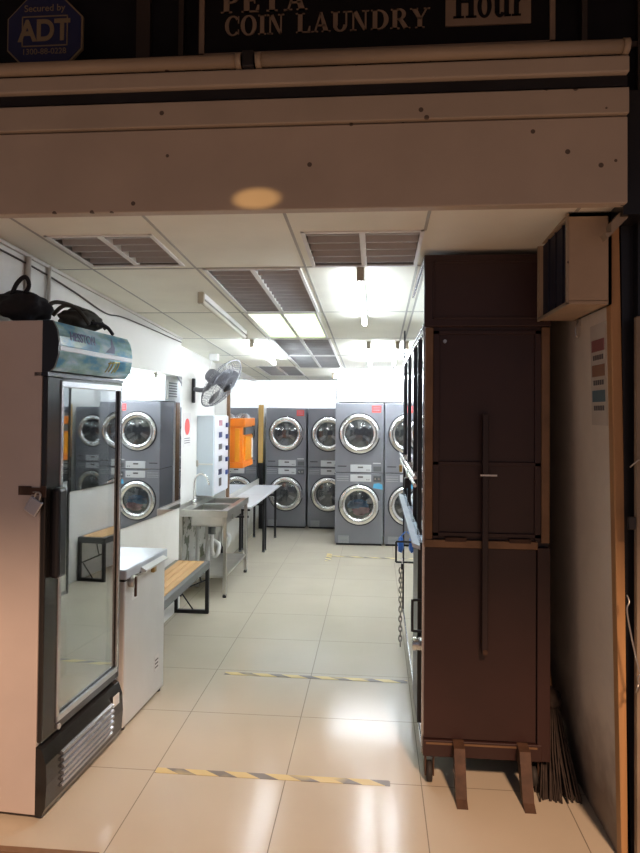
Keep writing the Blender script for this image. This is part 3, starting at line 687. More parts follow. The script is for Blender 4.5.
# ------------------------------------------------------------------ bench
bench = t = thing('bench', 'slatted wooden bench with black steel frame between freezer and sink', 'bench', (-1.45, 4.4725, 0), 'slatted benches')
f = MB()
f.box(-1.345, -1.31, 3.84, 5.105, 0.355, 0.412, 0.003).box(-1.59, -1.56, 3.84, 5.105, 0.355, 0.412, 0.003)
f.box(-1.59, -1.31, 3.84, 3.87, 0.355, 0.412, 0.003).box(-1.59, -1.31, 5.075, 5.105, 0.355, 0.412, 0.003)
f.build('seat_frame', M['greysteel'], t)
for i in range(4):
    x = -1.556 + i * 0.0535
    box(x, x + 0.048, 3.868, 5.078, 0.392, 0.416, 0.003).build('slat', M['slat'], t)
for y in (3.84, 5.075):
    for x in (-1.59, -1.338): box(x, x + 0.028, y, y + 0.03, 0.0, 0.357, 0.002).build('leg', M['blackmetal'], t)
    box(-1.585, -1.315, y, y + 0.03, 0.0, 0.028, 0.002).build('foot_rail', M['blackmetal'], t)
    for p, q_ in (((-1.55, .17), (-1.32, .27)), ((-1.54, .165), (-1.44, .03)), ((-1.40, .35), (-1.375, .25))):
        MB().cyl((p[0], y + 0.015, p[1]), (q_[0], y + 0.015, q_[1]), 0.006, 8).build('brace', M['blackmetal'], t)

# ------------------------------------------------------------------ mirrors
t = thing('wall_mirror', 'frameless wall mirror above the bench and freezer reflecting the machines', 'mirror', (-1.6, 4.3, 0.84))
m_ = MB().prism([(3.25, 0.885), (5.185, 0.815), (5.185, 1.885), (3.25, 1.885)], (-1.598, 0, 0), (0, 1, 0), (0, 0, 1), (0.016, 0, 0))
m_.build('backing', M['conduit'], t)
MB().prism([(3.252, 0.888), (5.18, 0.819), (5.18, 1.882), (3.252, 1.882)], (-1.582, 0, 0), (0, 1, 0), (0, 0, 1), (0.004, 0, 0)).build('glass', M['mirror'], t)
t = thing('wall_mirror', 'tall wall mirror behind the folding tables with a golden wood edge post', 'mirror', (-1.6, 7.9, 0.68))
box(-1.598, -1.584, 6.90, 8.86, 0.70, 2.0).build('backing', M['conduit'], t)
box(-1.584, -1.58, 6.91, 8.86, 0.70, 1.995).build('glass', M['mirror'], t)
box(-1.598, -1.565, 6.875, 6.905, 0.68, 1.98, 0.002).build('frame', M['brownwood'], t)
p_ = box(-1.598, -1.545, 8.86, 8.885, 0.90, 1.70, 0.002).build('frame', M['goldwood'], t); p_['label'] = 'golden wood edge post'
p_ = box(-1.598, -1.548, 8.86, 8.885, 0.0, 0.90, 0.002).build('frame', M['black'], t); p_['label'] = 'black lower edge post'

# ------------------------------------------------------------------ notice, sink
t = thing('notice', 'white paper notice with a red circle on the wall left of the vending box', 'notice', (-1.72, 5.82, 1.29))
box(-1.7195, -1.717, 5.70, 5.93, 1.28, 1.585).build('sheet', M['paper'], t)
MB().cyl((-1.7175, 5.815, 1.46), (-1.715, 5.815, 1.46), 0.075, 28).build('red_disc', M['red'], t)
m_ = MB()
for z in (1.31, 1.33, 1.35): m_.box(-1.7172, -1.716, 5.73, 5.90, z, z + 0.007)
m_.build('print', M['ink'], t)

t = thing('sink_stand', 'stainless steel double sink on legs against the left wall', 'sink', (-1.48, 5.98, 0))
X0, X1, Y0, Y1, ZT = -1.70, -1.27, 5.52, 6.45, 0.74
tp = MB()
bx = ((5.60, 5.95), (6.02, 6.37)); bxa, bxb = -1.60, -1.33
tp.box(X0, bxa, Y0, Y1, ZT - 0.03, ZT).box(bxb, X1, Y0, Y1, ZT - 0.03, ZT)
for a, b_ in ((Y0, 5.60), (5.95, 6.02), (6.37, Y1)): tp.box(bxa, bxb, a, b_, ZT - 0.03, ZT)
tp.box(X0, X1, Y0 - 0.004, Y0 + 0.004, ZT - 0.05, ZT + 0.008, 0.002).box(X1 - 0.004, X1 + 0.004, Y0, Y1, ZT - 0.05, ZT + 0.008, 0.002).box(X0, X0 + 0.012, Y0, Y1, ZT - 0.03, ZT + 0.042, 0.003)
tp.build('worktop', M['steel'], t)
for a, b_ in bx:
    k = MB(); w = 0.004
    k.box(bxa - w, bxb + w, a - w, b_ + w, ZT - 0.145, ZT - 0.135).box(bxa - w, bxa, a - w, b_ + w, ZT - 0.14, ZT - 0.025).box(bxb, bxb + w, a - w, b_ + w, ZT - 0.14, ZT - 0.025)
    k.box(bxa, bxb, a - w, a, ZT - 0.14, ZT - 0.025).box(bxa, bxb, b_, b_ + w, ZT - 0.14, ZT - 0.025)
    k = k.build('basin', M['steel'], t)
    cy = (a + b_) / 2
    MB().cyl((-1.465, cy, ZT - 0.24), (-1.465, cy, ZT - 0.14), 0.035, 16).build('drain', M['greysteel'], k)
    MB().tube(crv([(-1.465, cy, ZT - 0.25), (-1.465, cy, 0.36), (-1.44, cy, 0.30), (-1.41, cy, 0.33), (-1.41, cy + 0.03, 0.40), (-1.50, cy + 0.06, 0.42), (-1.52, cy + 0.06, 0.22)], 6), 0.019, 12).build('drain_pipe', M['pvc'], k)
for x in (X0 + 0.005, X1 - 0.035):
    for y in (Y0 + 0.005, Y1 - 0.035):
        l = box(x, x + 0.03, y, y + 0.03, 0.02, ZT - 0.03, 0.004).build('leg', M['steel'], t)
        MB().cyl((x + 0.015, y + 0.015, 0), (x + 0.015, y + 0.015, 0.03), 0.017, 12).build('foot', M['blackmetal'], l)
box(X0 + 0.012, X1 - 0.012, Y0 + 0.02, Y1 - 0.02, 0.165, 0.185, 0.003).build('undershelf', M['steel'], t)
fc = MB().tube(crv([(-1.665, 5.88, ZT), (-1.668, 5.88, 0.90), (-1.655, 5.88, 0.985), (-1.61, 5.88, 1.025), (-1.555, 5.88, 1.005), (-1.53, 5.88, 0.945), (-1.528, 5.88, 0.925)], 8), 0.009, 12)
fc.cyl((-1.665, 5.88, ZT), (-1.665, 5.88, ZT + 0.05), 0.019, 16)
fc = fc.build('faucet', M['chrome'], t)
MB().tube([(-1.665, 5.88, ZT + 0.035), (-1.65, 5.94, ZT + 0.05)], 0.007, 8).build('tap_lever', M['chrome'], fc)
for k, x in enumerate((-1.66, -1.62)):
    MB().cyl((x, 6.0 - 0.14 * k, 0), (x, 6.0 - 0.14 * k, 0.64 + 0.03 * k), 0.018, 12).build('waste_pipe', M['pvc'], t)

# ------------------------------------------------------------------ folding tables
def folding_table(y0, y1, label, ends):
    t = thing('folding_table', label, 'table', (-1.41, (y0 + y1) / 2, 0), 'white folding tables')
    box(-1.565, -1.245, y0, y1, 0.622, 0.645, 0.004).build('tabletop', M['table'], t)
    for y in ends:
        for x in (-1.555, -1.312 if y < 6.6 else -1.285): box(x, x + 0.026, y - 0.013, y + 0.013, 0.01, 0.625, 0.003).build('leg', M['blackmetal'], t)
        for x in (-1.542, -1.299 if y < 6.6 else -1.272): MB().cyl((x, y, 0), (x, y, 0.016), 0.018, 12).build('foot', M['greysteel'], t)
        box(-1.545, -1.275, y - 0.008, y + 0.008, 0.53, 0.552).build('crossbar', M['blackmetal'], t)
        box(-1.555, -1.26, y - 0.01, y + 0.01, 0.600, 0.622).build('crossbar', M['blackmetal'], t)
folding_table(6.47, 7.44, 'white topped folding table right behind the sink', (6.50, 7.38))
folding_table(7.445, 8.45, 'white topped folding table nearest the rear machines', (7.49, 8.24))

# ------------------------------------------------------------------ vending box, dispenser
t = thing('soap_vending_box', 'white wall box, its shaded side coloured pale blue, with a white front of product buttons above the sink', 'vending machine', (-1.64, 6.42, 0.79))
box(-1.72, -1.556, 6.15, 6.74, 0.79, 1.56, 0.004).build('case', M['vend'], t)  # white case; the shade on its side is put in as pale blue
f = box(-1.557, -1.548, 6.17, 6.74, 0.80, 1.552, 0.002).build('front_panel', M['vendfront'], t)
for k in range(5):
    z = 1.46 - k * 0.118 - (0.015 if k == 4 else 0)
    box(-1.549, -1.545, 6.33, 6.46, z, z + 0.055).build('product_picture', [M['clothpink'], M['navy'], M['greysteel'], M['greysteel'], M['adtblue']][k], f)
    box(-1.549, -1.530, 6.62, 6.70, z - 0.02, z + 0.025, 0.002).build('product_slot', M['navy'], f)
box(-1.549, -1.546, 6.35, 6.45, 0.86, 0.94).build('coin_mark', M['ink'], f)
box(-1.715, -1.56, 6.138, 6.15, 1.085, 1.10).build('bar', M['whitemetal'], t)
box(-1.735, -1.70, 6.135, 6.15, 1.07, 1.13, 0.003).build('hasp', M['steel'], t)

t = thing('token_dispenser', 'bright orange wall dispenser with clear dome beside the vending box', 'dispenser', (-1.5, 7.2, 0.99))
box(-1.578, -1.44, 6.94, 7.50, 1.03, 1.46, 0.006).build('case', M['orange'], t)
box(-1.578, -1.41, 6.92, 7.52, 1.44, 1.53, 0.008).build('canopy', M['orange'], t)
box(-1.578, -1.43, 6.925, 7.515, 0.99, 1.05, 0.006).build('base', M['orange'], t)
box(-1.52, -1.47, 6.934, 6.942, 1.06, 1.42, 0.004).build('niche', M['amber'], t)
box(-1.442, -1.425, 7.05, 7.46, 1.07, 1.33, 0.004).build('door', M['amber'], t)
box(-1.427, -1.422, 7.38, 7.47, 1.08, 1.30).build('price_strip', M['paper'], t)
box(-1.442, -1.415, 7.0, 7.48, 1.35, 1.43, 0.004).build('window', M['greysteel'], t)
MB().lathe([(0.0, 0.075), (0.05, 0.068), (0.09, 0.045), (0.11, 0.0)], Matrix.Translation((-1.49, 7.22, 1.528)) @ Matrix.Diagonal((0.7, 2.2, 0.8, 1)), 24).build('dome', M['acrylic'], t)

# ------------------------------------------------------------------ wall fan
t = thing('wall_fan', 'grey wall fan tilted downwards on the left wall above the sink', 'fan', (-1.72, 5.95, 1.8))
box(-1.72, -1.69, 5.95, 5.985, 1.68, 1.91, 0.006).build('bracket', M['black'], t)
C = Vector((-1.43, 5.93, 1.862)); n = Vector((0.79, -0.16, -0.58)).normalized()
rot = n.to_track_quat('Z', 'Y').to_matrix().to_4x4()
def F(dz=0): return Matrix.Translation(C + n * dz) @ rot
MB().tube(crv([(-1.70, 5.965, 1.81), (-1.62, 5.96, 1.80), (-1.56, 5.95, 1.83), tuple(C - n * 0.10)], 6), 0.022, 12).build('arm', M['fan'], t)
MB().lathe([(0, -0.17), (0.05, -0.165), (0.066, -0.14), (0.07, -0.08), (0.055, -0.05), (0, -0.045)], F(), 24).build('motor', M['fan'], t)
RR = 0.262
cg = MB()
def fp(r, a, h): return F() @ Vector((r * math.cos(a), r * math.sin(a), h))
def ringp(r, h, k=48): return [fp(r, 2 * PI * i / k, h) for i in range(k)]
cg.tube(ringp(RR, 0.0), 0.0055, 6, True)
for r, h in ((0.20, 0.052), (0.13, 0.065), (0.07, 0.07), (0.2, -0.045)): cg.tube(ringp(r, h, 32), 0.002, 5, True)
for k in range(44):
    a = 2 * PI * k / 44
    cg.tube([fp(RR, a, 0), fp(0.235, a + .03, 0.036), fp(0.16, a + .1, 0.062), fp(0.05, a + .25, 0.072)], 0.0016, 4)
    cg.tube([fp(RR, a, 0), fp(0.23, a, -0.034), fp(0.15, a, -0.055), fp(0.06, a, -0.06)], 0.0016, 4)
cg.build('cage', M['wire'], t)
MB().lathe([(0, 0.082), (0.035, 0.08), (0.05, 0.07), (0.05, 0.064), (0, 0.062)], F(), 24).build('cage_badge', M['black'], t)
for k in range(3):
    a0 = 2 * PI * k / 3 + 0.4
    bm_ = MB(); pts = []
    prev = None; tmp = bmesh.new(); rows = []
    for i in range(9):
        s_ = i / 8; a = a0 + (s_ - 0.5) * 1.55
        row = []
        for r in (0.035, 0.10, 0.17, 0.225):
            k2 = min(1.0, 0.45 + 0.55 * math.sin(PI * min(max(s_, 0.06), 0.94)) ** 0.5)
            row.append(tmp.verts.new(fp(0.035 + (r - 0.035) * k2, a, 0.022 - 0.05 * (s_ - 0.5) * (0.6 + r))))
        rows.append(row)
    for A, B in zip(rows, rows[1:]):
        for j in range(3):
            f_ = tmp.faces.new((A[j], A[j + 1], B[j + 1], B[j])); f_.smooth = True
    bmesh.ops.solidify(tmp, geom=tmp.faces[:], thickness=0.003)
    bm_._merge(tmp); bm_.build('blade', M['fan'], t)
MB().cyl(tuple(C - n * 0.05), tuple(C + n * 0.045), 0.036, 20).build('hub', M['fan'], t)
solo(MB().box(-1.585, -1.50, 6.05, 6.11, 2.085, 2.15, 0.006).tube([(-1.56, 6.08, 2.10), (-1.57, 6.02, 2.0), (-1.60, 5.97, 1.9)], 0.006, 6), 'junction_box', M['whitemetal'], 'small white box with lead on the ceiling above the fan', 'junction box', (-1.55, 6.08, 2.09))

# ------------------------------------------------------------------ stacked laundry machines
W_, D_, H_ = 0.585, 0.52, 1.70
def disc(cx, cz_, y): return Matrix.Translation((cx, y, cz_)) @ Matrix.Rotation(PI / 2, 4, 'X')   # local z points to the room (-y)
def make_machine():
    t = thing('stacked_laundry_machine', '', 'laundry machine', (0, 0, 0), 'stacked washer dryers', 0, True)
    zs = 0.51 * H_
    lo = box(0.004, W_ - 0.004, 0.0, D_, 0.025, zs - 0.004, 0.006).build('washer_body', M['washer'], t)
    up = box(0.004, W_ - 0.004, 0.0, D_, zs + 0.004, H_, 0.006).build('dryer_body', M['washer'], t)
    box(0.012, W_ - 0.012, 0.008, D_ - 0.01, zs - 0.006, zs + 0.006).build('joint_strip', M['seam'], t)
    box(0.02, W_ - 0.02, 0.03, D_ - 0.02, 0.0, 0.03).build('plinth', M['seam'], t)
    for zc, nm, bd in ((0.785 * H_, 'dryer_door', up), (0.286 * H_, 'washer_door', lo)):
        cx = 0.50 * W_
        MB().lathe([(0.236, -0.002), (0.249, -0.002), (0.249, 0.004), (0.236, 0.004)], disc(cx, zc, 0), 40, True).build('door_gap', M['seam'], t)
        dr = MB().lathe([(0.238, 0.0), (0.240, 0.012), (0.232, 0.030), (0.205, 0.040), (0.180, 0.036), (0.166, 0.022), (0.160, 0.004), (0.16, 0.0)], disc(cx, zc, 0), 48).build(nm, M['chrome'], t)
        MB().lathe([(0.0, 0.002), (0.10, 0.002), (0.161, 0.003)], disc(cx, zc, 0), 32).build('drum', M['drum'], dr)
        bf = MB()
        for k in range(3):
            a = 2 * PI * k / 3 + PI / 2
            bf.prism([(0.05, -0.014), (0.14, -0.024), (0.14, 0.024), (0.05, 0.014)], (cx, -0.003, zc), (math.cos(a), 0, math.sin(a)), (-math.sin(a), 0, math.cos(a)), (0, -0.008, 0))
        bf.build('drum_baffle', M['baffle'], dr)
        MB().lathe([(0.0, 0.036), (0.06, 0.034), (0.12, 0.026), (0.166, 0.012)], disc(cx, zc, 0), 40).build('door_glass', M['doorglass'], dr)
        box(cx + 0.222, cx + 0.246, -0.034, -0.002, zc - 0.05, zc + 0.05, 0.006).build('door_handle', M['washer'], dr)
    for z0, z1, b_ in ((0.516 * H_, 0.567 * H_, up), (0.449 * H_, 0.498 * H_, lo)):
        p = box(0.32 * W_, 0.745 * W_, -0.008, 0.002, z0, z1, 0.003).build('control_panel', M['panel'], t)
        zm = (z0 + z1) / 2
        box(0.47 * W_, 0.58 * W_, -0.0095, -0.006, zm + 0.004, zm + 0.022).build('display', M['ink'], p)
        for x in (0.66, 0.70): MB().cyl((x * W_, -0.007, zm - 0.018), (x * W_, -0.011, zm - 0.018), 0.007, 10).build('button', M['greysteel'], p)
    m_ = MB().box(0.06 * W_, 0.24 * W_, -0.002, 0.001, 0.552 * H_, 0.558 * H_)
    m_.build('name_badge', M['seam'], t)
    m_ = MB()
    for z in (0.452, 0.466, 0.482): m_.box(0.04 * W_, 0.285 * W_, -0.003, 0.001, z * H_, z * H_ + 0.008)
    m_ = m_.build('soap_tray', M['louver'], t)
    b2 = box(0.79 * W_, 0.95 * W_, -0.005, 0.001, 0.449 * H_, 0.492 * H_, 0.002).build('coin_slot', M['greysteel'], t)
    for x in (0.83, 0.90): MB().cyl((x * W_, -0.004, 0.47 * H_), (x * W_, -0.008, 0.47 * H_), 0.011, 14).build('coin_return', M['chrome'], b2)
    box(0.78 * W_, 0.94 * W_, -0.002, 0.001, 0.574 * H_, 0.582 * H_).build('price_strip', M['panel'], t)
    box(0.79 * W_, 0.95 * W_, -0.003, 0.001, 0.522 * H_, 0.556 * H_, 0.001).build('coin_slot', M['greysteel'], t)
    m_ = MB()
    for k in range(6): m_.box(0.08 * W_, 0.30 * W_, -0.003, 0.001, 0.018 * H_ + k * 0.015, 0.018 * H_ + k * 0.015 + 0.008)
    m_.build('vent_grille', M['louver'], t)
    return t
def sticker(t):
    s_ = box(0.755 * W_, 0.935 * W_, -0.002, 0.001, 0.935 * H_, 0.983 * H_); s_ = s_.build('red_sticker', M['red'], t, (0, 0, 0))
    q = MB()
    for z in (0.947, 0.958, 0.969): q.box(0.775 * W_, 0.915 * W_, -0.0028, -0.0015, z * H_, z * H_ + 0.006)
    q.build('print', M['clothpink'], s_, (0, 0, 0))
def copy_tree(o, parent=None):
    c = o.copy(); COL.objects.link(c)
    if parent is not None: c.parent = parent
    for ch in list(o.children): copy_tree(ch, c)
    return c
m1 = make_machine()
machines = [m1] + [copy_tree(m1) for _ in range(3)]
for o, x, y, s_, lb in zip(machines, (-0.493, 0.1035, -1.524, -0.935), (7.88, 7.88, 8.94, 8.94), (1.01, 1.01, 0.975, 0.975),
    ('front grey stacked washer dryer with blue sticker and clothes inside the lower door',
     'grey stacked washer dryer half hidden behind the cabinet at right',
     'rear grey stacked washer dryer beside the golden wood post, behind the table',
     'rear grey stacked washer dryer half hidden behind the nearest front machine')):
    o.location = (x, y, 0); o.scale = (s_, s_, s_); o['label'] = lb
sticker(machines[0]); sticker(machines[2])
OFF = (0, 0, 0)
MB().prism([(0.78 * W_, 0.405 * H_), (0.98 * W_, 0.395 * H_), (0.97 * W_, 0.43 * H_), (0.90 * W_, 0.44 * H_), (0.80 * W_, 0.435 * H_)], (0, -0.002, 0), (1, 0, 0), (0, 0, 1), (0, 0.003, 0)).build('blue_sticker', M['bluest'], machines[0], (0, 0, 0))
cx, zc = -0.493 + 0.5 * W_ * 1.01, 0.286 * H_ * 1.01
t = thing('laundry', 'blue and pink wet clothes behind the lower door of the front machine', 'laundry', (cx, 7.87, zc))
MB().blob((cx - 0.01, 7.868, zc + 0.005), (0.12, 0.012, 0.06), 3, 0.5, 2).build('blue_cloth', M['cloth'], t)
MB().blob((cx + 0.02, 7.866, zc - 0.07), (0.10, 0.012, 0.05), 3, 0.5, 5).build('pink_cloth', M['clothpink'], t)

# right side beyond the cabinet: a wall with mirror and bench, seen in the fridge door
struct(box(0.65, 0.80, 5.25, 7.86, 0, 2.3), 'wall_right_inner', M['wallb'])
t = thing('wall_mirror', 'wall mirror over the bench on the right wall, seen reflected in the fridge door', 'mirror', (0.65, 6.4, 0.85))
box(0.64, 0.65, 5.28, 7.80, 0.845, 1.92).build('backing', M['conduit'], t)
box(0.636, 0.64, 5.285, 7.795, 0.85, 1.915).build('glass', M['mirror'], t)
b2 = copy_tree(bench); b2.location = (0.50, 6.33, 0); b2.rotation_euler = (0, 0, PI)
b2['label'] = 'slatted wooden bench on the right, seen only reflected in the fridge door'
# louvred vent on the side of the partition, seen in the mirror
t = thing('wall_vent', 'white framed louvred vent seen high in the wall mirror', 'vent', (-0.49, 8.33, 1.76))
box(-0.50, -0.48, 8.12, 8.52, 1.76, 2.0, 0.003).build('frame', M['whitemetal'], t)
for k in range(6): box(-0.508, -0.499, 8.16, 8.48, 1.785 + k * 0.034, 1.803 + k * 0.034).build('slat', M['greysteel'], t)

# ------------------------------------------------------------------ brown rolling cabinet
CX0, CX1, CY0, CY1, CZ0, CZ1 = 0.212, 0.742, 2.86, 4.9, 0.125, 2.292
t = thing('rolling_cabinet', 'tall dark brown steel cabinet on castors along the right side of the aisle', 'cabinet', (0.475, 4.2, 0))
box(CX0 + 0.012, CX1, CY0 + 0.02, CY1, CZ0 + 0.02, CZ1 - 0.01).build('carcass', M['cabdark'], t)
# front end: lower sheet, band, upper panels, top box
lp = MB().box(CX0 + 0.004, CX1 - 0.055, CY0 + 0.008, CY0 + 0.022, 0.20, 1.018).box(CX0, CX1 - 0.03, CY0 - 0.004, CY0 + 0.02, CZ0, 0.195, 0.003)
lp.build('lower_panel', M['cab'], t)
box(CX0 + 0.012, CX1 - 0.05, CY0 - 0.006, CY0 + 0.004, 0.178, 0.186).build('bottom_lip', M['cabpost'], t)
box(CX1 - 0.05, CX1 + 0.004, CY0 - 0.002, CY0 + 0.03, CZ0, 1.03, 0.003).build('lower_post', M['cab'], t)
band = MB().box(CX0, CX1 - 0.05, CY0 - 0.008, CY0 + 0.02, 1.022, 1.055, 0.002); band.build('cross_band', M['cabpost'], t)
for x in (CX0 + 0.09, CX0 + 0.36): box(x, x + 0.09, CY0 - 0.010, CY0, 1.048, 1.066, 0.001).build('hinge', M['rust'], t)
up_ = MB()
up_.box(CX0 + 0.035, CX1 - 0.035, CY0 + 0.012, CY0 + 0.024, 1.05, 1.985)
for z in (1.068, 1.375, 1.945): up_.box(CX0 + 0.035, CX1 - 0.035, CY0 + 0.002, CY0 + 0.016, z, z + 0.018, 0.002)
for x in (CX0 + 0.035, CX1 - 0.062): up_.box(x, x + 0.027, CY0 + 0.002, CY0 + 0.016, 1.06, 1.965, 0.002)
up_.build('upper_panel', M['cab'], t)
for x in (CX0, CX1 - 0.035): box(x, x + 0.035, CY0 - 0.004, CY0 + 0.03, 1.05, 1.975, 0.003).build('post', M['cabpost'], t)
tb = MB().box(CX0 - 0.006, CX1 + 0.004, CY0 - 0.006, CY0 + 0.02, 1.978, CZ1, 0.004)
tb = tb.build('top_box', M['cab'], t)
f = MB()
for a in ((CX0 + 0.03, CX1 - 0.03, 2.01, 2.02), (CX0 + 0.03, CX1 - 0.03, 2.255, 2.265), (CX0 + 0.03, CX0 + 0.04, 2.01, 2.265), (CX1 - 0.04, CX1 - 0.03, 2.01, 2.265)): f.box(a[0], a[1], CY0 - 0.011, CY0 - 0.004, a[2], a[3], 0.002)
f.build('moulding', M['cab'], tb)
rb = MB().box(0.455, 0.480, CY0 - 0.035, CY0 - 0.01, 0.575, 1.60, 0.003); rb = rb.build('locking_bar', M['cabdark'], t)
box(0.445, 0.515, CY0 - 0.039, CY0 - 0.033, 1.335, 1.342).build('pin', M['steel'], rb)
MB().cyl((0.468, CY0 - 0.04, 0.59), (0.468, CY0 + 0.005, 0.59), 0.011, 12).build('pivot', M['rust'], rb)
MB().cyl((CX0 + 0.085, CY0 - 0.002, 1.915), (CX0 + 0.085, CY0 + 0.014, 1.915), 0.008, 12).build('bolt', M['steel'], t)
# aisle side: mirrored sliding doors between black bars
sd = box(CX0 - 0.002, CX0 + 0.008, CY0 + 0.03, CY1, 0.15, 1.955).build('mirrored_door', M['mirrordoor'], t)
tg = box(CX0 - 0.002, CX0 + 0.008, CY0 + 0.03, CY1, 1.995, 2.265).build('top_glass', M['mirrordoor'], t)
f = MB().box(CX0 - 0.008, CX0 + 0.012, CY0 + 0.02, CY1, 1.955, 1.972, 0.002).box(CX0 - 0.008, CX0 + 0.012, CY0 + 0.02, CY1, 1.984, 1.996, 0.002).box(CX0 - 0.008, CX0 + 0.012, CY0 + 0.02, CY1, 2.27, CZ1, 0.002).box(CX0 - 0.006, CX0 + 0.012, CY0 + 0.02, CY1, CZ0, 0.155, 0.002)
f.box(CX0 - 0.006, CX0 + 0.01, CY0 + 0.022, CY0 + 0.035, CZ0, 1.96)
f.build('side_frame', M['silver'], t)
for y in (3.14, 3.50, 4.10, 4.62): box(CX0 - 0.013, CX0, y, y + 0.022, 1.02, 1.955, 0.002).build('upright_bar', M['black'], t)
box(CX0 - 0.014, CX0, 3.06, 3.42, 0.17, 1.0, 0.003).build('lower_bar', M['black'], t)
box(CX0 - 0.008, CX0, CY1 - 0.02, CY1, CZ0, 2.28, 0.002).build('upright_bar', M['black'], t)
hb = MB().cyl((CX0 - 0.036, 2.95, 1.275), (CX0 - 0.036, 4.7, 1.275), 0.008, 10).cyl((CX0 - 0.036, 2.95, 1.31), (CX0 - 0.036, 4.7, 1.31), 0.008, 10)
for y in (3.25, 3.9, 4.6): hb.box(CX0 - 0.036, CX0, y, y + 0.008, 1.275, 1.31)
hb.build('security_rod', M['chrome'], t)
def dhandle(y, x, z0, z1):
    return MB().tube(crv([(CX0, y, z0), (x + 0.005, y, z0), (x, y, z0 + 0.01), (x, y, z1 - 0.01), (x + 0.005, y, z1), (CX0, y, z1)], 5), 0.0065, 8).build('handle', M['black'], t)
dhandle(3.02, 0.172, 0.605, 0.745); dhandle(4.22, 0.135, 0.645, 0.775)
MB().cyl((CX0 - 0.04, 3.03, 0.545), (CX0 - 0.002, 3.03, 0.545), 0.03, 20).build('round_lock', M['chrome'], t)
# struts and castors
for x in (0.338, 0.607):
    l = MB()
    l.prism([(CY0 + 0.005, 0.20), (CY0 - 0.055, 0.19), (CY0 - 0.125, 0.02), (CY0 - 0.16, 0.0), (CY0 - 0.105, 0.0), (CY0 - 0.07, 0.04), (CY0 - 0.015, 0.13), (CY0 + 0.005, 0.14)], (x, 0, 0), (0, 1, 0), (0, 0, 1), (0.045, 0, 0))
    l.build('leg', M['rust'], t)
for x in (0.242, 0.685):
    for y in (2.90, 4.78):
        k = MB().cyl((x - 0.011, y, 0.042), (x + 0.011, y, 0.042), 0.042, 20).build('castor', M['rubber'], t)
        MB().box(x - 0.02, x - 0.014, y - 0.02, y + 0.025, 0.03, 0.13).box(x + 0.014, x + 0.02, y - 0.02, y + 0.025, 0.03, 0.13).box(x - 0.025, x + 0.025, y - 0.03, y + 0.03, 0.118, 0.128).build('castor_fork', M['rust'], k)

t = thing('acrylic_ledge', 'clear plastic ledge fixed along the aisle side of the brown cabinet', 'shelf', (0.19, 3.9, 1.0))
MB().prism([(0, 0), (-0.035, 0.012), (-0.035, 0.03), (0, 0.018)], (CX0 - 0.009, 2.97, 0.985), (1, 0, 0), (0, 0, 1), (0, 1.83, 0)).build('ledge', M['frost'], t)
MB().box(CX0 - 0.012, CX0 - 0.009, 2.97, 4.80, 0.985, 1.06).build('back_strip', M['acrylic'], t)

def chain(x, y, z0, z1, label):
    t = thing('chain', label, 'chain', (x, y, z1))
    n = int((z1 - z0) / 0.03)
    for k in range(n):
        z = z1 - k * 0.03; L = 0.021; w = 0.0095; pts = []
        for i in range(12):
            a = 2 * PI * i / 12; u, v = w * math.cos(a), L * math.sin(a)
            pts.append((x + u, y, z + v) if k % 2 == 0 else (x, y + u, z + v))
        MB().tube(pts, 0.0038, 6, True).build('link', M['chain'], t)
chain(0.160, 4.10, 0.12, 0.62, 'steel chain hanging down beside the cabinet handle')
def lock(x, y, z, m, s_, label):
    t = thing('padlock', label, 'padlock', (x, y, z))
    box(x - 0.011 * s_, x + 0.011 * s_, y - 0.025 * s_, y + 0.025 * s_, z - 0.03 * s_, z + 0.02 * s_, 0.004).build('lock_body', m, t)
    MB().tube(crv([(x, y - 0.016 * s_, z + 0.018 * s_), (x, y - 0.016 * s_, z + 0.045 * s_), (x, y, z + 0.06 * s_), (x, y + 0.016 * s_, z + 0.045 * s_), (x, y + 0.016 * s_, z + 0.018 * s_)], 4), 0.0045 * s_, 8).build('shackle', M['steel'], t)
lock(0.168, 4.06, 0.66, M['blackmetal'], 0.7, 'dark padlock at the top of the hanging chain')
lock(0.163, 4.28, 1.245, M['brass'], 0.9, 'brass padlock on the cabinet rod, the farther one')
lock(0.168, 3.55, 1.23, M['blackmetal'], 1.1, 'black padlock on the cabinet rod, the nearer one')
t = thing('hanging_bag', 'small bright blue plastic bag hanging behind the far cabinet handle', 'bag', (0.15, 4.45, 0.72))
MB().blob((0.172, 4.45, 0.71), (0.02, 0.035, 0.055), 3, 0.35, 4).build('bag_body', M['blue'], t)
MB().tube([(0.165, 4.45, 0.755), (0.205, 4.45, 0.80)], 0.004, 6).build('bag_loop', M['blue'], t)

# ------------------------------------------------------------------ right wall: box, poster, broom, wires
t = thing('wall_box', 'beige wall box with an open dark side, high above the cabinet', 'box', (0.79, 2.58, 2.0))
BX1, BT = 0.845, 2.332
b = MB().box(0.692, BX1, 2.42, 2.432, 2.012, BT).box(0.692, BX1, 2.83, 2.842, 2.012, BT).box(0.692, BX1, 2.42, 2.842, 2.0, 2.014).box(0.692, BX1, 2.42, 2.842, BT - .012, BT).box(BX1 - 0.012, BX1, 2.42, 2.842, 2.0, BT)
b.build('case', M['beige'], t)
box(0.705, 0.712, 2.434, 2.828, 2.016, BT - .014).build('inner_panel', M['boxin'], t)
f = MB().box(0.684, 0.694, 2.415, 2.428, 1.998, BT, 0.002).box(0.684, 0.694, 2.834, 2.846, 1.998, BT, 0.002).box(0.684, 0.694, 2.415, 2.846, 1.996, 2.008, 0.002)
f.build('rim', M['rail'], t)
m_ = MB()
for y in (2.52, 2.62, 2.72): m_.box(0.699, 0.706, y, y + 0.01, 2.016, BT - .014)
m_.build('rib', M['boxin'], t)
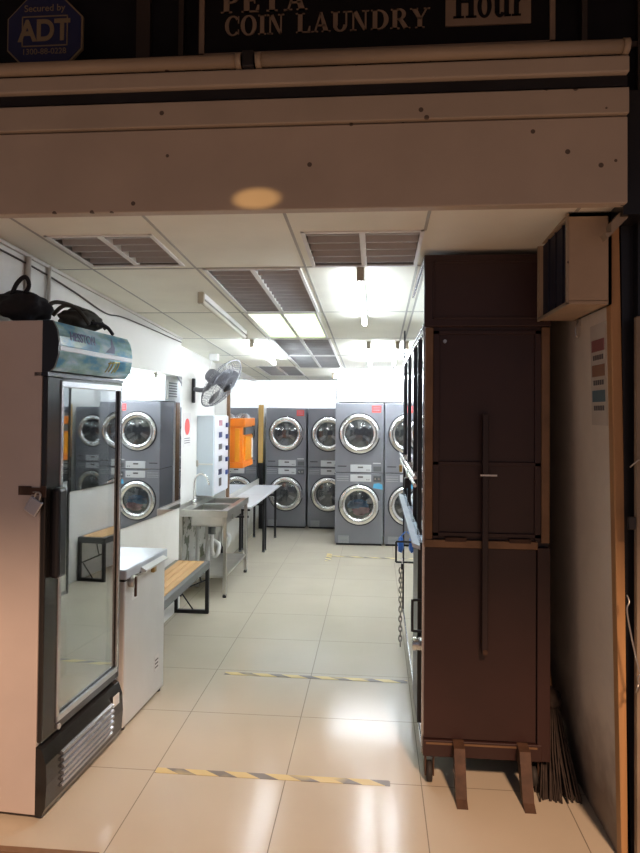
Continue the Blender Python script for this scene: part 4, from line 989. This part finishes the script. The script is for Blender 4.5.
solo(MB().prism([(0, 0), (0.07, 0.075), (0.07, 0.10), (0.05, 0.10), (0.012, 0.055), (0.012, 0.022), (-0.01, 0.02)], (0.80, 2.33, 2.215), (1, 0, 0), (0, 0, 1), (0, 0.05, 0)), 'shutter_bracket', M['rail'],
     'small curved cream bracket under the right end of the beam', 'bracket', (0.83, 2.34, 2.22))
t = thing('poster', 'faded price poster with red, orange and teal blocks on the right wall', 'poster', (0.855, 2.58, 1.58))
lean(box(0.885, 0.8875, 2.495, 2.668, 1.56, 1.95)).build('sheet', M['oldpaper'], t)
for z, m in ((1.845, 'swr'), (1.748, 'swo'), (1.65, 'swt')):
    lean(box(0.8835, 0.8855, 2.51, 2.652, z, z + 0.045)).build('colour_block', M[m], t)
    m_ = MB()
    for k in range(5): m_.box(0.8838, 0.8855, 2.525 + k * 0.024, 2.542 + k * 0.024, z - 0.033, z - 0.014)
    lean(m_).build('print', M['ink'], t)
solo(lean(MB().tube(crv([(0.886, 2.80, 1.99), (0.87, 2.80, 1.97), (0.87, 2.80, 1.93), (0.88, 2.80, 1.925)], 5), 0.004, 6).box(0.876, 0.888, 2.785, 2.815, 1.97, 2.0)), 'wall_hook', M['steel'], 'small metal hook on the right wall under the beige box', 'hook', (0.845, 2.8, 1.92))
t = thing('broom', 'worn brown broom standing in the corner beside the rolling cabinet', 'broom', (0.79, 2.95, 0))
m_ = MB()
for k in range(240):
    a = random.random(); b_ = random.random()
    top = Vector((0.775 + 0.055 * a, 3.02 + 0.10 * b_, 0.27 + 0.02 * random.random()))
    bot = Vector((0.682 + 0.183 * a + 0.02 * (random.random() - .5), 2.77 + 0.24 * b_ + 0.03 * random.random(), 0.004))
    bot.x = min(bot.x, 0.882)
    mid = (top + bot) / 2 + Vector((0.012 * (random.random() - .5), 0.03 * (random.random() - .5) + 0.02, 0))
    m_.tube([top, mid, bot], 0.0034, 4)
m_.build('bristles', M['bristle'], t)
MB().blob((0.805, 3.09, 0.30), (0.05, 0.075, 0.05), 3, 0.1, 1).build('head', M['bristle'], t)
MB().cyl((0.81, 3.10, 0.32), (0.845, 3.9, 1.35), 0.012, 10).build('handle', M['oldwood'], t)
def sh(c): return Vector((c.x - 0.032, c.y, c.z))
solo(MB().tube(crv([(0.922, 2.37, 1.418), (0.93, 2.355, 1.432), (0.945, 2.35, 1.445), (0.96, 2.335, 1.437), (0.99, 2.33, 1.445)], 6), 0.003, 6).map(sh), 'wire', M['galv'], 'upper short pale wire across the shutter rail at right', 'wire', (0.94, 2.35, 1.44), 'wires on the shutter rail')
w = MB().tube(crv([(0.912, 2.375, 0.97), (0.915, 2.36, 0.95), (0.905, 2.355, 0.925), (0.915, 2.35, 0.85), (0.935, 2.335, 0.735), (0.945, 2.33, 0.71)], 6), 0.003, 6)
w.tube([(0.945 + 0.014 * math.cos(a * PI / 6), 2.328, 0.695 + 0.02 * math.sin(a * PI / 6)) for a in range(12)], 0.003, 6, True).tube([(0.935, 2.33, 0.68), (0.925, 2.33, 0.65)], 0.003, 6)
solo(w.map(sh), 'wire', M['galv'], 'lower long pale wire with a loop at its end on the shutter rail', 'wire', (0.93, 2.35, 0.8), 'wires on the shutter rail')
solo(box(0.914, 0.94, 2.362, 2.38, 1.20, 1.245, 0.004).map(sh), 'rail_lug', M['blackmetal'], 'dark lug on the shutter rail between the two wires', 'bracket', (0.93, 2.37, 1.2))

# ------------------------------------------------------------------ tape strips on the floor
def tape(x0, x1, y, w, label, dy=0.0):
    m_ = MB().prism([(x0, y - w / 2), (x1, y + dy - w / 2), (x1, y + dy + w / 2), (x0, y + w / 2)], (0, 0, 0.0005), (1, 0, 0), (0, 1, 0), (0, 0, 0.0012))
    return solo(m_, 'floor_tape', M['tape'], label, 'tape', ((x0 + x1) / 2, y, 0), 'hazard tape strips')
tape(-0.965, 0.072, 2.855, 0.042, 'yellow and grey hazard tape strip nearest the entrance')
tape(-0.91, 0.197, 3.945, 0.040, 'second hazard tape strip from the entrance, in the middle of the aisle', -0.012)
tape(-0.50, 0.30, 7.27, 0.045, 'farthest hazard tape strip, right before the front machines', -0.04)
solo(MB().box(-0.54, -0.48, 7.02, 7.40, 0.0005, 0.0018), 'floor_tape', M['tape'], 'short hazard tape piece running lengthwise near the front machine', 'tape', (-0.51, 7.2, 0), 'hazard tape strips')

# ------------------------------------------------------------------ light
def lamp(name, kind, loc, energy, col, size=0.2, aim=None, **k):
    d = bpy.data.lights.new(name, kind); d.energy = energy; d.color = col
    if kind in ('POINT', 'SPOT'): d.shadow_soft_size = size
    for a, v in k.items(): setattr(d, a, v)
    o = bpy.data.objects.new(name, d); COL.objects.link(o); o.location = loc
    if aim is not None: o.rotation_euler = (Vector(aim) - Vector(loc)).to_track_quat('-Z', 'Y').to_euler()
    return o
lamp('street_lamp', 'POINT', (1.6, -3.5, 6.0), 1290, (1.0, 0.62, 0.40), 0.35)
gl = lamp('beam_patch_spot', 'SPOT', (-0.75, -1.6, 1.25), 210, (1.0, 0.60, 0.24), 0.01, (-0.425, 2.25, 2.352), spot_size=math.radians(2.9), spot_blend=0.7)  # narrow spot added to make the orange patch on the beam
gl.scale = (1, 0.42, 1)
w = bpy.data.worlds.new('night'); SC.world = w; w.use_nodes = True
bg = w.node_tree.nodes['Background']; bg.inputs[0].default_value = (0.42, 0.42, 0.52, 1); bg.inputs[1].default_value = 0.14

# ------------------------------------------------------------------ camera
X = Vector((0.9962731244738675, 0.006973911871317073, -0.08597223973055955))
Y = Vector((0.08581884170956922, 0.019922231111149998, 0.9961115555574998))
Z = Vector((0.008659553031513964, -0.9997772098126487, 0.019249490396614853))
# rows: world axes in lens coordinates (right, down, forward)
right = Vector((X[0], Y[0], Z[0])); down = Vector((X[1], Y[1], Z[1])); fwd = Vector((X[2], Y[2], Z[2]))
cd = bpy.data.cameras.new('camera'); cam = bpy.data.objects.new('camera', cd); COL.objects.link(cam)
up = -down
cam.matrix_world = Matrix(((right.x, up.x, -fwd.x, 0), (right.y, up.y, -fwd.y, 0), (right.z, up.z, -fwd.z, 1.6), (0, 0, 0, 1)))
cd.sensor_fit = 'VERTICAL'; cd.sensor_height = 36; cd.lens = 650 / 853 * 36; cd.shift_y = -26.5 / 853; cd.clip_start = 0.05
SC.camera = cam
vs = SC.view_settings; vs.view_transform = 'Standard'; vs.look = 'None'; vs.exposure = 1.18; vs.gamma = 1.0; vs.use_curve_mapping = False
